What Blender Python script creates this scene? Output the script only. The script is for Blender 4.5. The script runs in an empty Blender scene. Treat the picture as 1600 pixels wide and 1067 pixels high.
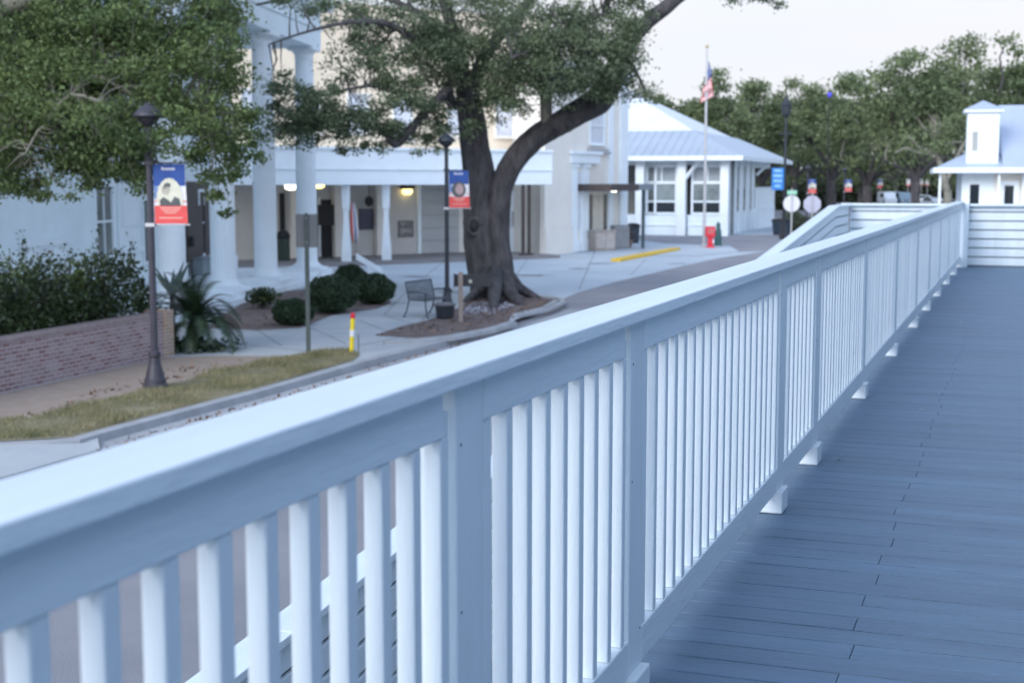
import bpy, math, random
import numpy as np
from mathutils import Vector
random.seed(7); RNG=np.random.default_rng(11)
C=bpy.context.scene.collection
# ---------------------------------------------------------------- survey of the place (eye point, street level = 0)
F=2222.; EYE=3.4; PITCH=math.atan(249.5/F); cp,sp=math.cos(PITCH),math.sin(PITCH)
TH=math.atan(800*cp/F); DECK=2.0
def ray(x,y):
    a=(x-800)/F; b=-(y-533.5)/F
    return (a, cp+b*sp, -sp+b*cp)
def G(x,y,z=0.0):
    r=ray(x,y); t=(z-EYE)/r[2]; return (r[0]*t,r[1]*t,z)
def W(x,y,Y):
    r=ray(x,y); t=Y/r[1]; return (r[0]*t,Y,EYE+r[2]*t)
class Fr:
    """a facade line from A to B: u along it, v behind it"""
    def __init__(s,A,B):
        s.O=(A[0],A[1]); s.ang=math.atan2(B[1]-A[1],B[0]-A[0]); s.d=(math.cos(s.ang),math.sin(s.ang)); s.n=(-s.d[1],s.d[0])
    def u(s,px,v=0):
        r=ray(px,284); ox=s.O[0]+s.n[0]*v; oy=s.O[1]+s.n[1]*v
        # O+u d = t r
        det=r[0]*s.d[1]-r[1]*s.d[0]
        return (r[1]*ox-r[0]*oy)/det if abs(det)>1e-9 else 0
    def P(s,u,v=0,z=0): return (s.O[0]+s.d[0]*u+s.n[0]*v, s.O[1]+s.d[1]*u+s.n[1]*v, z)
    def z(s,py,u,v=0):
        Y=s.P(u,v)[1]; r=ray(800,py); return EYE+r[2]*Y/r[1]
# ---------------------------------------------------------------- materials
MAT={}
def mat(name,col,rough=.6,var=.12,scale=3.,bump=0.,bscale=40.,metal=0.,spec=.5,stretch=(1,1,1),isl=0.,transl=0.,emit=None,col2=None,detail=5.,alpha=None):
    if name in MAT: return MAT[name]
    m=bpy.data.materials.new(name); m.use_nodes=True; nt=m.node_tree; N=nt.nodes; Lk=nt.links
    b=N['Principled BSDF']; out=N['Material Output']
    b.inputs['Roughness'].default_value=rough; b.inputs['Metallic'].default_value=metal
    b.inputs['Specular IOR Level'].default_value=spec
    tc=N.new('ShaderNodeTexCoord'); mp=N.new('ShaderNodeMapping'); Lk.new(tc.outputs['Object'],mp.inputs[0]); mp.inputs['Scale'].default_value=stretch
    no=N.new('ShaderNodeTexNoise'); no.inputs['Scale'].default_value=scale; no.inputs['Detail'].default_value=detail; no.inputs['Roughness'].default_value=.65
    Lk.new(mp.outputs[0],no.inputs['Vector'])
    cr=N.new('ShaderNodeMix'); cr.data_type='RGBA'
    c2=col2 if col2 else tuple(min(1,c*(1+var)) for c in col); c1=col if col2 else tuple(c*(1-var) for c in col)
    cr.inputs[6].default_value=(*c1,1); cr.inputs[7].default_value=(*c2,1)
    mr=N.new('ShaderNodeMapRange'); mr.inputs[1].default_value=.32; mr.inputs[2].default_value=.68
    Lk.new(no.outputs[0],mr.inputs[0]); Lk.new(mr.outputs[0],cr.inputs[0])
    colout=cr.outputs[2]
    if isl>0:
        ge=N.new('ShaderNodeNewGeometry'); m2=N.new('ShaderNodeMapRange'); m2.inputs[3].default_value=1-isl; m2.inputs[4].default_value=1+isl
        Lk.new(ge.outputs['Random Per Island'],m2.inputs[0])
        vm=N.new('ShaderNodeVectorMath'); vm.operation='SCALE'; Lk.new(colout,vm.inputs[0]); Lk.new(m2.outputs[0],vm.inputs['Scale']); colout=vm.outputs[0]
    Lk.new(colout,b.inputs['Base Color'])
    if bump>0:
        n2=N.new('ShaderNodeTexNoise'); n2.inputs['Scale'].default_value=bscale; n2.inputs['Detail'].default_value=4; Lk.new(mp.outputs[0],n2.inputs['Vector'])
        bp=N.new('ShaderNodeBump'); bp.inputs['Strength'].default_value=bump; bp.inputs['Distance'].default_value=.02; Lk.new(n2.outputs[0],bp.inputs['Height']); Lk.new(bp.outputs[0],b.inputs['Normal'])
    if transl>0:
        tr=N.new('ShaderNodeBsdfTranslucent'); Lk.new(colout,tr.inputs[0]); mx=N.new('ShaderNodeMixShader'); mx.inputs[0].default_value=transl
        Lk.new(b.outputs[0],mx.inputs[1]); Lk.new(tr.outputs[0],mx.inputs[2]); Lk.new(mx.outputs[0],out.inputs[0])
    if emit:
        b.inputs['Emission Color'].default_value=(*emit[0],1); b.inputs['Emission Strength'].default_value=emit[1]
    MAT[name]=m; return m
def brickmat(name,c1,c2,mortar,scale=1.):
    m=bpy.data.materials.new(name); m.use_nodes=True; nt=m.node_tree; N=nt.nodes; Lk=nt.links; b=N['Principled BSDF']; b.inputs['Roughness'].default_value=.85
    tc=N.new('ShaderNodeTexCoord'); sx=N.new('ShaderNodeSeparateXYZ'); Lk.new(tc.outputs['Object'],sx.inputs[0])
    ad=N.new('ShaderNodeMath'); Lk.new(sx.outputs[0],ad.inputs[0]); Lk.new(sx.outputs[1],ad.inputs[1])
    cx=N.new('ShaderNodeCombineXYZ'); Lk.new(ad.outputs[0],cx.inputs[0]); Lk.new(sx.outputs[2],cx.inputs[1])
    br=N.new('ShaderNodeTexBrick'); Lk.new(cx.outputs[0],br.inputs[0]); br.inputs['Scale'].default_value=scale
    br.inputs['Color1'].default_value=(*c1,1); br.inputs['Color2'].default_value=(*c2,1); br.inputs['Mortar'].default_value=(*mortar,1)
    br.inputs['Mortar Size'].default_value=.009; br.inputs['Brick Width'].default_value=.21; br.inputs['Row Height'].default_value=.072; br.inputs['Bias'].default_value=-.1
    no=N.new('ShaderNodeTexNoise'); no.inputs['Scale'].default_value=2.3; no.inputs['Detail'].default_value=6; Lk.new(tc.outputs['Object'],no.inputs[0])
    mr=N.new('ShaderNodeMapRange'); mr.inputs[1].default_value=.45; mr.inputs[2].default_value=.7; mr.inputs[4].default_value=.55; Lk.new(no.outputs[0],mr.inputs[0])
    mx=N.new('ShaderNodeMix'); mx.data_type='RGBA'; Lk.new(mr.outputs[0],mx.inputs[0]); Lk.new(br.outputs[0],mx.inputs[6]); mx.inputs[7].default_value=(.36,.33,.33,1)
    Lk.new(mx.outputs[2],b.inputs['Base Color'])
    bp=N.new('ShaderNodeBump'); bp.inputs['Strength'].default_value=.5; bp.inputs['Distance'].default_value=.01; bp.invert=True; Lk.new(br.outputs['Fac'],bp.inputs['Height']); Lk.new(bp.outputs[0],b.inputs['Normal'])
    MAT[name]=m; return m
paint=mat('white_paint',(.69,.77,.805),.45,.06,2.6,.16,45,stretch=(4,4,.4))
paint2=mat('rail_paint_grained',(.69,.77,.805),.48,.06,1.3,.16,30,stretch=(5,.35,2))
deckm=mat('blue_grey_deck_paint',(.078,.138,.208),.5,.22,1.6,.35,14,stretch=(.6,5,6),isl=.07,col2=(.108,.185,.275))
wallw=mat('white_masonry',(.78,.86,.885),.7,.06,.8,.1,20)
cream=mat('cream_stucco',(.78,.66,.50),.85,.07,.5,.2,25)
creamw=mat('pale_stucco',(.78,.74,.67),.85,.06,.6,.2,25)
trimw=mat('white_trim',(.80,.86,.885),.55,.04,1.)
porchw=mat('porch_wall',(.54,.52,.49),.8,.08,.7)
glass=mat('dark_glass',(.02,.028,.035),.08,.3,.6,spec=.9)
dark=mat('dark_void',(.02,.02,.022),.8,.2)
iron=mat('black_iron',(.022,.028,.036),.45,.2,5.)
brownpole=mat('weathered_brown_iron',(.045,.042,.055),.5,.25,3.)
asph=mat('asphalt',(.21,.215,.235),.9,.14,.3,.5,60,col2=(.30,.295,.305),detail=9.)
conc=mat('concrete',(.40,.46,.50),.85,.1,.22,.3,30,col2=(.52,.57,.60),detail=9.)
walkm=mat('concrete_walk',(.35,.39,.41),.85,.1,.35,.3,30,col2=(.48,.50,.50),detail=9.)
kerb=mat('kerb_concrete',(.36,.37,.38),.85,.15,1.5,.4,30)
tan=mat('tan_pavers',(.30,.235,.185),.9,.12,3.,.4,30,col2=(.37,.30,.245))
soil=mat('soil',(.10,.095,.06),.95,.3,.08,.4,8,col2=(.16,.15,.09))
mulch=mat('bark_mulch',(.10,.07,.06),.95,.3,2.5,1.,60,col2=(.24,.19,.175),detail=9.)
turf=mat('dry_turf',(.22,.20,.12),.95,.2,1.2,.8,60,col2=(.34,.30,.20))
blade=mat('grass_blade',(.16,.17,.07),.8,.2,1.,isl=.35,transl=.25,col2=(.38,.33,.20))
bark=mat('oak_bark',(.030,.028,.030),.95,.3,5.,1.,14,stretch=(1,1,.3),col2=(.105,.098,.10))
twig=mat('pale_twig',(.17,.165,.13),.9,.25,3.,.3,30)
lichen=mat('pale_limb_bark',(.22,.21,.17),.9,.25,3.,.6,18)
leafA=mat('oak_leaf_olive',(.062,.105,.036),.6,.2,.7,isl=.5,transl=.35,col2=(.165,.22,.075))
leafB=mat('oak_leaf_grey_green',(.08,.115,.065),.6,.2,.6,isl=.5,transl=.35,col2=(.19,.24,.125))
leafF=mat('far_oak_leaf',(.10,.14,.065),.7,.2,.12,isl=.4,transl=.3,col2=(.235,.285,.135))
leafH=mat('hedge_leaf',(.018,.033,.015),.35,.2,1.5,isl=.5,transl=.12,col2=(.065,.10,.03))
leafX=mat('box_leaf',(.022,.045,.018),.5,.2,3.,isl=.4,transl=.12,col2=(.035,.07,.028))
leafP=mat('palm_leaf',(.02,.045,.028),.4,.2,3.,isl=.3,transl=.1,col2=(.045,.075,.03))
leafD=mat('deep_woodland_leaf',(.018,.028,.014),.8,.2,.12,isl=.5,transl=.1,col2=(.05,.065,.03))
gapm=mat('gap_dark_grey',(.20,.25,.28),.8,.1,2.)  # darkness of the board gaps, given as the colour of a sheet
litterm=mat('fallen_leaf',(.14,.085,.05),.9,.3,9.,isl=.5,col2=(.24,.15,.10))
metalroof=mat('pale_metal_roof',(.50,.56,.62),.45,.06,.5,metal=.3)
metalroofw=mat('white_metal_roof',(.72,.75,.79),.45,.05,.5)
greyroof=mat('grey_blue_roof',(.40,.46,.56),.55,.06,.5)
yellow=mat('yellow_paint',(.72,.46,.03),.6,.1,4.)
yellow2=mat('yellow_plastic',(.80,.62,.02),.5,.05,4.)
redp=mat('red_paint',(.62,.02,.04),.45,.1,4.)
greenp=mat('dark_green_paint',(.03,.10,.10),.5,.1,4.)
sgreen=mat('street_sign_green',(.30,.62,.45),.5,.1,4.)
blue_s=mat('blue_sign_face',(.03,.20,.55),.5,.05,4.)
galv=mat('sign_back_aluminium',(.15,.155,.16),.6,.1,2.)
silver=mat('silver_pole',(.50,.50,.51),.4,.1,2.,metal=.4)
mauve=mat('stop_sign_back',(.42,.42,.50),.5,.08,3.)
postgreen=mat('green_grey_post',(.07,.09,.085),.6,.15,4.)
wood=mat('weathered_wood',(.30,.25,.21),.8,.2,3.,.3,30,stretch=(4,4,.5))
bb=mat('banner_blue',(.025,.075,.28),.7,.12,6.); bb2=mat('banner_pale_blue',(.16,.25,.45),.7,.1,6.)
bred=mat('banner_red',(.70,.085,.075),.7,.08,6.); bwh=mat('banner_white',(.72,.70,.70),.7,.05,6.); bcr=mat('banner_cream',(.66,.64,.50),.7,.08,8.)
bpk=mat('banner_pink_lettering',(.78,.36,.30),.7,.05,6.); bdk=mat('banner_dark_figure',(.10,.11,.11),.8,.2,9.); bface=mat('banner_figure_face',(.46,.42,.34),.7,.15,9.); bface2=mat('banner_figure_rose_face',(.40,.28,.27),.7,.15,9.)
lampon=mat('lit_lamp_warm',(.9,.8,.4),.5,0,1,emit=((1,.80,.30),1.5)); lampwh=mat('lit_lamp_white',(.9,.9,.8),.5,0,1,emit=((1,.93,.78),1.8))
brownm=mat('brown_metal',(.06,.045,.042),.6,.15,2.)
greym=mat('grey_metal',(.20,.24,.26),.6,.15,2.)
grey_wall=mat('grey_porch_floor',(.22,.21,.21),.85,.1,1.)
carw=mat('car_white',(.6,.65,.68),.3,.04,1.); carb=mat('car_blue_grey',(.18,.25,.30),.3,.04,1.); carg=mat('car_grey',(.30,.31,.32),.3,.04,1.); tyre=mat('tyre',(.02,.02,.02),.8,.1)
purple=mat('blue_lamp_glass',(.05,.04,.55),.4,.1,3.,emit=((.12,.1,.8),.25))
brick=brickmat('old_brick',(.24,.12,.115),(.40,.28,.28),(.46,.44,.45))
brickt=brickmat('tan_brick',(.42,.26,.16),(.50,.34,.22),(.5,.47,.42))
sashg=mat('grey_green_window',(.12,.15,.14),.15,.3,.9,spec=.8)
# ---------------------------------------------------------------- mesh builder
class MB:
    def __init__(s): s.v=[]; s.f=[]; s.mi=[]; s.m=0
    def add(s,vs,fs):
        o=len(s.v); s.v+= [tuple(q) for q in vs]; s.f+=[tuple(i+o for i in f) for f in fs]; s.mi+=[s.m]*len(fs)
    def box(s,x0,x1,y0,y1,z0,z1,rz=0,c=None):
        vs=[(x,y,z) for z in (z0,z1) for y in (y0,y1) for x in (x0,x1)]
        if rz:
            cx,cy=c if c else ((x0+x1)/2,(y0+y1)/2); k,q=math.cos(rz),math.sin(rz)
            vs=[(cx+(x-cx)*k-(y-cy)*q, cy+(x-cx)*q+(y-cy)*k, z) for x,y,z in vs]
        s.add(vs,[(0,2,3,1),(4,5,7,6),(0,1,5,4),(2,6,7,3),(0,4,6,2),(1,3,7,5)]); return s
    def quad(s,*p): s.add(p,[tuple(range(len(p)))]); return s
    def prism(s,pts,d):
        """pts: polygon list of 3d; d: extrusion vector"""
        n=len(pts); vs=list(pts)+[(p[0]+d[0],p[1]+d[1],p[2]+d[2]) for p in pts]
        fs=[tuple(range(n))[::-1],tuple(range(n,2*n))]+[(i,(i+1)%n,n+(i+1)%n,n+i) for i in range(n)]
        s.add(vs,fs); return s
    def lathe(s,prof,x=0,y=0,n=20,flute=0):
        vs=[];fs=[]
        for r,z in prof:
            for i in range(n):
                a=2*math.pi*i/n; rr=r*(1-(flute if i%2 else 0)); vs.append((x+rr*math.cos(a),y+rr*math.sin(a),z))
        m=len(prof)
        for j in range(m-1):
            for i in range(n): fs.append((j*n+i,j*n+(i+1)%n,(j+1)*n+(i+1)%n,(j+1)*n+i))
        fs.append(tuple(range(n))[::-1]); fs.append(tuple(range((m-1)*n,m*n))); s.add(vs,fs); return s
    def tube(s,pts,rads,n=8,wob=0.):
        P=[Vector(p) for p in pts]; vs=[];fs=[]; m=len(P); ref=Vector((0,1,0.1)).normalized()
        ph=[random.uniform(0,6.28) for _ in range(3)]
        for j in range(m):
            t=(P[min(j+1,m-1)]-P[max(j-1,0)]).normalized()
            a=t.cross(ref)
            if a.length<1e-3: a=t.cross(Vector((1,0,0)))
            a.normalize(); b=t.cross(a).normalized()
            for i in range(n):
                th=2*math.pi*i/n; r=rads[j]
                if wob: r*=1+wob*(.5*math.sin(3*th+ph[0]+j*.25)+.35*math.sin(5*th+ph[1]-j*.2)+.3*math.sin(8*th+ph[2]+j*.5)+random.uniform(-.25,.25))
                vs.append(P[j]+a*(r*math.cos(th))+b*(r*math.sin(th)))
        for j in range(m-1):
            for i in range(n): fs.append((j*n+i,j*n+(i+1)%n,(j+1)*n+(i+1)%n,(j+1)*n+i))
        fs.append(tuple(range(n))[::-1]); fs.append(tuple(range((m-1)*n,m*n))); s.add(vs,fs); return s
    def ball(s,c,r,n=10,m=7,jit=0):
        vs=[];fs=[]
        for j in range(m+1):
            ph=math.pi*j/m
            for i in range(n):
                a=2*math.pi*i/n; k=1+random.uniform(-jit,jit); vs.append((c[0]+r[0]*k*math.sin(ph)*math.cos(a),c[1]+r[1]*k*math.sin(ph)*math.sin(a),c[2]+r[2]*k*math.cos(ph)))
        for j in range(m):
            for i in range(n): fs.append((j*n+i,(j+1)*n+i,(j+1)*n+(i+1)%n,j*n+(i+1)%n))
        s.add(vs,fs); return s
    def obj(s,name,mats,parent=None,bevel=0,smooth=False,world=None):
        """world: origin to subtract when vertices are in world coordinates"""
        me=bpy.data.meshes.new(name)
        vs=s.v if world is None else [(v[0]-world[0],v[1]-world[1],v[2]-world[2]) for v in s.v]
        me.from_pydata(vs,[],s.f)
        if not isinstance(mats,(list,tuple)): mats=[mats]
        for m in mats: me.materials.append(m)
        if len(mats)>1: me.polygons.foreach_set('material_index',s.mi)
        if smooth: me.polygons.foreach_set('use_smooth',[True]*len(me.polygons))
        me.update(); o=bpy.data.objects.new(name,me); C.objects.link(o)
        if parent: o.parent=parent
        if bevel:
            b=o.modifiers.new('edge','BEVEL'); b.width=bevel; b.segments=2; b.limit_method='ANGLE'
        return o
def tag(o,label=None,cat=None,group=None,kind=None):
    if label: o['label']=label
    if cat: o['category']=cat
    if group: o['group']=group
    if kind: o['kind']=kind
    return o
def thing(name,label,cat,loc=(0,0,0),rz=0,group=None):
    o=bpy.data.objects.new(name,None); C.objects.link(o); o.location=loc; o.rotation_euler=(0,0,rz); o.empty_display_size=.2
    return tag(o,label,cat,group)
KIDS={}
def kids(o): return [c for c in C.objects if c.parent==o]
def copy_tree(o,parent=None):
    c=o.copy(); C.objects.link(c)
    if parent: c.parent=parent
    for ch in kids(o): copy_tree(ch,c)
    return c
def struct(o): return tag(o,kind='structure')
def sheet(name,pts,z,m,kind='structure'):
    """flat ground sheet from image-survey corners"""
    P=[G(x,y,z) if len(t)==2 else t for t in pts for x,y in [(t[0],t[1])]]
    mb=MB(); cx=sum(p[0] for p in P)/len(P); cy=sum(p[1] for p in P)/len(P)
    mb.quad(*P); o=mb.obj(name,m); tag(o,kind=kind); return o
# ---------------------------------------------------------------- leaves
def leaf_mesh(name,pts,size,m,parent=None,world=(0,0,0),asp=.55,up=.0,norms=None):
    """one small folded leaf (two triangles-wide quad) at each point"""
    pts=np.asarray(pts,float)-np.array(world); n=len(pts)
    a=RNG.normal(size=(n,3)); a/=np.linalg.norm(a,axis=1)[:,None]
    q=RNG.normal(size=(n,3)); q[:,2]+=up; b=np.cross(a,q); b/=np.linalg.norm(b,axis=1)[:,None]+1e-9
    sz=size*RNG.uniform(.6,1.4,n)[:,None]
    nrm=np.cross(a,b)
    v=np.empty((n,4,3)); v[:,0]=pts-a*sz*.5; v[:,1]=pts+b*sz*asp*.5+nrm*sz*.08; v[:,2]=pts+a*sz*.5; v[:,3]=pts-b*sz*asp*.5+nrm*sz*.08
    me=bpy.data.meshes.new(name); me.vertices.add(4*n); me.vertices.foreach_set('co',v.ravel())
    me.loops.add(4*n); me.loops.foreach_set('vertex_index',np.arange(4*n,dtype=np.int32))
    me.polygons.add(n); me.polygons.foreach_set('loop_start',np.arange(0,4*n,4,dtype=np.int32)); me.polygons.foreach_set('loop_total',np.full(n,4,dtype=np.int32))
    me.materials.append(m); me.update(calc_edges=True); me.validate()
    o=bpy.data.objects.new(name,me); C.objects.link(o)
    if parent: o.parent=parent
    return o
def clumps_in(blobs):
    """blobs: (px,py,Y,rx,ry,depth,n,leaves,clump radius) -> clump centres and leaf points"""
    cs=[];pts=[]
    for (px,py,Y,rx,ry,dp,n,k,cr) in blobs:
        c=np.array(W(px,py,Y)); R=np.array([rx*Y/F,dp,ry*Y/F])
        for _ in range(n):
            d=RNG.normal(size=3); d/=np.linalg.norm(d); q=c+R*d*RNG.uniform(.25,1)**.6
            cs.append(q)
            kk=int(k*RNG.uniform(.5,1.5)); e=RNG.normal(size=(kk,3))*np.array([cr,cr,cr*.6])*RNG.uniform(.7,1.2)
            pts.append(q+e)
    return cs,np.concatenate(pts)
def twigs(mb,cs,nodes,r0=.02,frac=1.,maxd=4.):
    N=np.array(nodes)
    for c in cs:
        if random.random()>frac: continue
        d=np.linalg.norm(N-c,axis=1); i=int(np.argmin(d+RNG.uniform(0,.6,len(N))))
        L=min(d[i],maxd)
        if L<.15: continue
        a=N[i]; dirv=(c-a)/max(d[i],1e-6); st=c-dirv*L if d[i]>maxd else a
        P=[st+ (c-st)*t+ RNG.normal(size=3)*L*.06*math.sin(math.pi*t)+np.array([0,0,.1*L*math.sin(math.pi*t)]) for t in (0,.25,.5,.75,1)]
        mb.tube(P,[r0*q*(.6+.25*L) for q in (1,.8,.6,.4,.22)],5)
def smoothline(pts,rads,k=5):
    """Catmull-Rom through points"""
    P=[np.array(p,float) for p in pts]; out=[];ro=[]
    for i in range(len(P)-1):
        p0=P[max(i-1,0)];p1=P[i];p2=P[i+1];p3=P[min(i+2,len(P)-1)]
        for j in range(k):
            t=j/k; out.append(.5*((2*p1)+(-p0+p2)*t+(2*p0-5*p1+4*p2-p3)*t*t+(-p0+3*p1-3*p2+p3)*t**3)); ro.append(rads[i]*(1-t)+rads[i+1]*t)
    out.append(P[-1]);ro.append(rads[-1]); return out,ro
# ---------------------------------------------------------------- GROUND
mb=MB(); mb.quad((-400,-200,-.16),(400,-200,-.16),(400,900,-.16),(-400,900,-.16)); struct(mb.obj('ground',soil))
mb=MB(); mb.quad((-70,-20,-.12),(34,-20,-.12),(60,140,-.12),(24,140,-.12),(-6,96,-.12),(-70,96,-.12)); struct(mb.obj('road',asph))
mb=MB(); mb.quad((6,140,-.118),(75,140,-.118),(150,420,-.118),(85,420,-.118)); struct(mb.obj('far_road',asph))
R=-.12
KL=[(-420,832),(-120,757),(152,690),(250,662),(400,621),(560,577),(700,541),(800,514),(900,482)]
sheet('parking_lot',[(300,402),(470,402),(600,398),(860,388),(1000,376),(1155,394),(1200,392),(1120,404),(1070,415),(964,440),(903,457),(760,520),(300,520)],-.114,conc)
KT=[(-420,800),(-120,725),(0,690),(112,684),(150,673),(250,647),(400,608),(560,563),(700,528),(800,502),(878,468)]
sheet('pavement',KT[2:]+[(858,459),(780,452),(640,446),(610,438),(560,425),(420,402),(-300,402),(-700,470),(-700,760)],0.,walkm)
def ribbon(name,pts,w,z0,z1,m,out=1):
    P=[Vector(G(x,y,z1)) for x,y in pts]; mb=MB(); n=len(P); L=[];
    for i in range(n):
        t=(P[min(i+1,n-1)]-P[max(i-1,0)]); t.z=0; t.normalize(); nn=Vector((t.y,-t.x,0))*out
        L.append((P[i],P[i]+nn*w))
    vs=[];fs=[]
    for a,b in L: vs+=[(a.x,a.y,z0),(a.x,a.y,z1),(b.x,b.y,z1-.012),(b.x+ (b.x-a.x)*.12,b.y+(b.y-a.y)*.12,z0)]
    for i in range(n-1):
        for k in range(4): fs.append((4*i+k,4*i+4+k,4*i+4+(k+1)%4,4*i+(k+1)%4))
    fs+=[(0,1,2,3),tuple(4*(n-1)+k for k in (3,2,1,0))]; mb.add(vs,fs); return mb.obj(name,m,bevel=.01)
struct(ribbon('kerb',[(-60,694),(0,690),(60,688),(112,683),(150,672),(250,646),(400,607),(480,585),(560,562),(700,527),(798,502)],.17,-.2,.014,kerb))
struct(ribbon('gutter',[(-420,832),(-120,757),(152,690),(250,664),(400,623),(560,579),(700,543),(800,515),(890,483)],.45,-.3,-.108,kerb))
AP=[G(x,y,0) for x,y in [(-420,770),(0,684),(112,679),(150,672),(156,690),(100,705),(0,733),(-420,836)]]
zz_=[-.10,.003,.003,.003,-.10,-.10,-.10,-.10]; AP[0]=G(-420,770,0); n_=len(AP); mb=MB()
mb.add([(p[0],p[1],z) for p,z in zip(AP,zz_)]+[(p[0],p[1],-.3) for p in AP],[tuple(range(n_))]+[(i,(i+1)%n_,n_+(i+1)%n_,n_+i) for i in range(n_)]); struct(mb.obj('driveway_apron',walkm))
sheet('brick_walk',[(-200,690),(-200,640),(-60,628),(0,615),(130,586),(255,558),(330,556),(420,556),(480,560),(350,590),(180,628),(0,672)],.004,tan)
vg=[(-200,690),(-200,672),(0,657),(50,652),(100,640),(170,624),(240,606),(300,592),(330,580),(380,572),(430,560),(500,549),(545,546),(562,555),(552,563),(400,607),(250,646),(150,672),(112,683),(0,689)]
sheet('verge',vg,.010,turf)
struct(ribbon('bed_kerb',[(598,531),(650,529),(700,524),(765,512),(797,501)],.14,-.02,.09,kerb,1))
struct(ribbon('tree_island_kerb',[(800,492),(850,481),(876,470),(872,465),(830,461)],.13,-.02,.07,kerb,1))
sheet('planting_bed',[(585,524),(625,510),(668,500),(705,488),(735,468),(780,461),(835,462),(868,467),(848,479),(800,490),(796,501),(765,511),(700,523),(650,528)],.006,mulch)
sheet('mulch_bed',[(325,512),(345,494),(385,470),(440,455),(520,448),(590,455),(612,472),(590,482),(520,492),(470,512),(400,516)],.006,mulch)
sheet('concrete_island',[(985,384),(1010,379),(1100,383),(1140,384),(1155,393),(1090,400),(1020,399)],-.10,conc)
sheet('depot_pavement',[(1135,368),(1232,367),(1240,348),(1190,346)],-.112,conc)
sheet('building_foot_strip',[(830,400),(985,386),(985,382),(830,393)],-.09,conc)
# painted kerb
A_=G(966,409,-.114);B_=G(1060,391,-.114); dx,dy=B_[0]-A_[0],B_[1]-A_[1]; L_=math.hypot(dx,dy); mb=MB()
mb.box(0,L_,-.1,.35,-.12,.02); o=mb.obj('painted_kerb',yellow,bevel=.02); o.location=(A_[0],A_[1],0); o.rotation_euler=(0,0,math.atan2(dy,dx)); struct(o)
mb=MB()
for (x0,y0,x1,y1) in ((345,520,560,512),(350,506,600,492),(300,530,480,548),(400,514,440,540),(480,510,540,536),(560,500,640,530),(600,492,690,520),(600,470,680,480),(640,450,600,492),(700,452,660,500),(560,540,760,498),(560,522,560,555),(640,514,655,532),(720,500,730,520)):
    A0=Vector(G(x0,y0,.0045));A1=Vector(G(x1,y1,.0045)); t=(A1-A0).normalized(); nn=Vector((t.y,-t.x,0))*.012
    mb.quad(A0-nn,A1-nn,A1+nn,A0+nn)
struct(mb.obj('pavement_joints',mat('joint_dirt',(.16,.17,.18),.9,.2,2.)))
mb=MB()
for (x0,y0,x1,y1) in ((620,412,1000,430),(600,432,930,448),(830,398,790,452),(700,404,640,450),(930,392,905,452),(1010,404,985,430)):
    A0=Vector(G(x0,y0,-.11));A1=Vector(G(x1,y1,-.11)); t=(A1-A0).normalized(); nn=Vector((t.y,-t.x,0))*.014
    mb.quad(A0-nn,A1-nn,A1+nn,A0+nn)
struct(mb.obj('lot_joints',MAT['joint_dirt']))
random.seed(44); stm=mat('pavement_stain',(.20,.215,.225),.85,.1,3.); mb=MB()
for (px,py,r) in ((650,432,.5),(705,462,.35),(830,430,.6),(905,420,.4),(760,442,.25),(580,470,.2),(940,412,.5),(1060,412,.4)):
    g_=G(px,py,-.108); mb.quad(*[(g_[0]+r*random.uniform(.5,1.2)*math.cos(k*.42)*1.3,g_[1]+r*random.uniform(.5,1.2)*math.sin(k*.42),-.108 if py<455 else .0062) for k in range(15)])
struct(mb.obj('pavement_stains',stm))
# scatter helper
def inpoly(x,y,P):
    c=False;n=len(P)
    for i in range(n):
        x1,y1=P[i];x2,y2=P[(i+1)%n]
        if (y1>y)!=(y2>y) and x<(x2-x1)*(y-y1)/(y2-y1)+x1: c=not c
    return c
def scatter(poly,n,z):
    P=[G(x,y,0)[:2] for x,y in poly]; xs=[p[0] for p in P];ys=[p[1] for p in P]; out=[]
    while len(out)<n:
        x=random.uniform(min(xs),max(xs)); y=random.uniform(min(ys),max(ys))
        if inpoly(x,y,P): out.append((x,y,z+random.uniform(0,.012)))
    return out
random.seed(9); pebb=scatter([(722,490),(735,475),(790,468),(812,472),(790,486),(760,494)],420,.014)
tag(leaf_mesh('bed_gravel',pebb,.09,mat('pale_gravel',(.34,.34,.38),.9,.2,5.,isl=.3),up=5,asp=.9),'pale gravel scattered in front of the oak trunk','gravel',kind='stuff')
# grass: many thin upright blades
P=scatter(vg,26000,.012); P=np.array(P); n=len(P)
h=RNG.uniform(.02,.075,n)*(1+.8*np.sin(P[:,0]*3.1)*np.sin(P[:,1]*2.3)); a=RNG.uniform(0,6.28,n); w=.006
v=np.empty((n,3,3)); v[:,0]=P; v[:,1]=P; v[:,0,0]-=w*np.cos(a); v[:,0,1]-=w*np.sin(a); v[:,1,0]+=w*np.cos(a); v[:,1,1]+=w*np.sin(a)
v[:,2]=P+np.stack([RNG.normal(0,.025,n),RNG.normal(0,.025,n),h],1)
me=bpy.data.meshes.new('grass'); me.from_pydata(v.reshape(-1,3).tolist(),[],np.arange(3*n).reshape(-1,3).tolist()); me.materials.append(blade)
o=bpy.data.objects.new('grass',me); C.objects.link(o); tag(o,'short dry grass of the verge along the kerb','grass',kind='stuff')
lp=scatter([(150,694),(250,667),(400,627),(560,583),(560,574),(400,618),(250,660),(150,684)],110,-.105)+scatter([(585,524),(700,495),(735,468),(868,467),(848,479),(796,501),(700,523)],420,.012)+scatter([(330,510),(385,472),(520,450),(600,468),(520,490),(400,514)],260,.012)+scatter([(560,545),(620,530),(800,500),(860,480),(700,540),(570,572)],120,-.10)+scatter([(0,660),(255,575),(400,560),(100,640)],90,.012)
tag(leaf_mesh('leaf_litter',lp,.09,litterm,up=4),'fallen brown leaves lying in the gutter and on the beds','leaf litter',kind='stuff')
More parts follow.
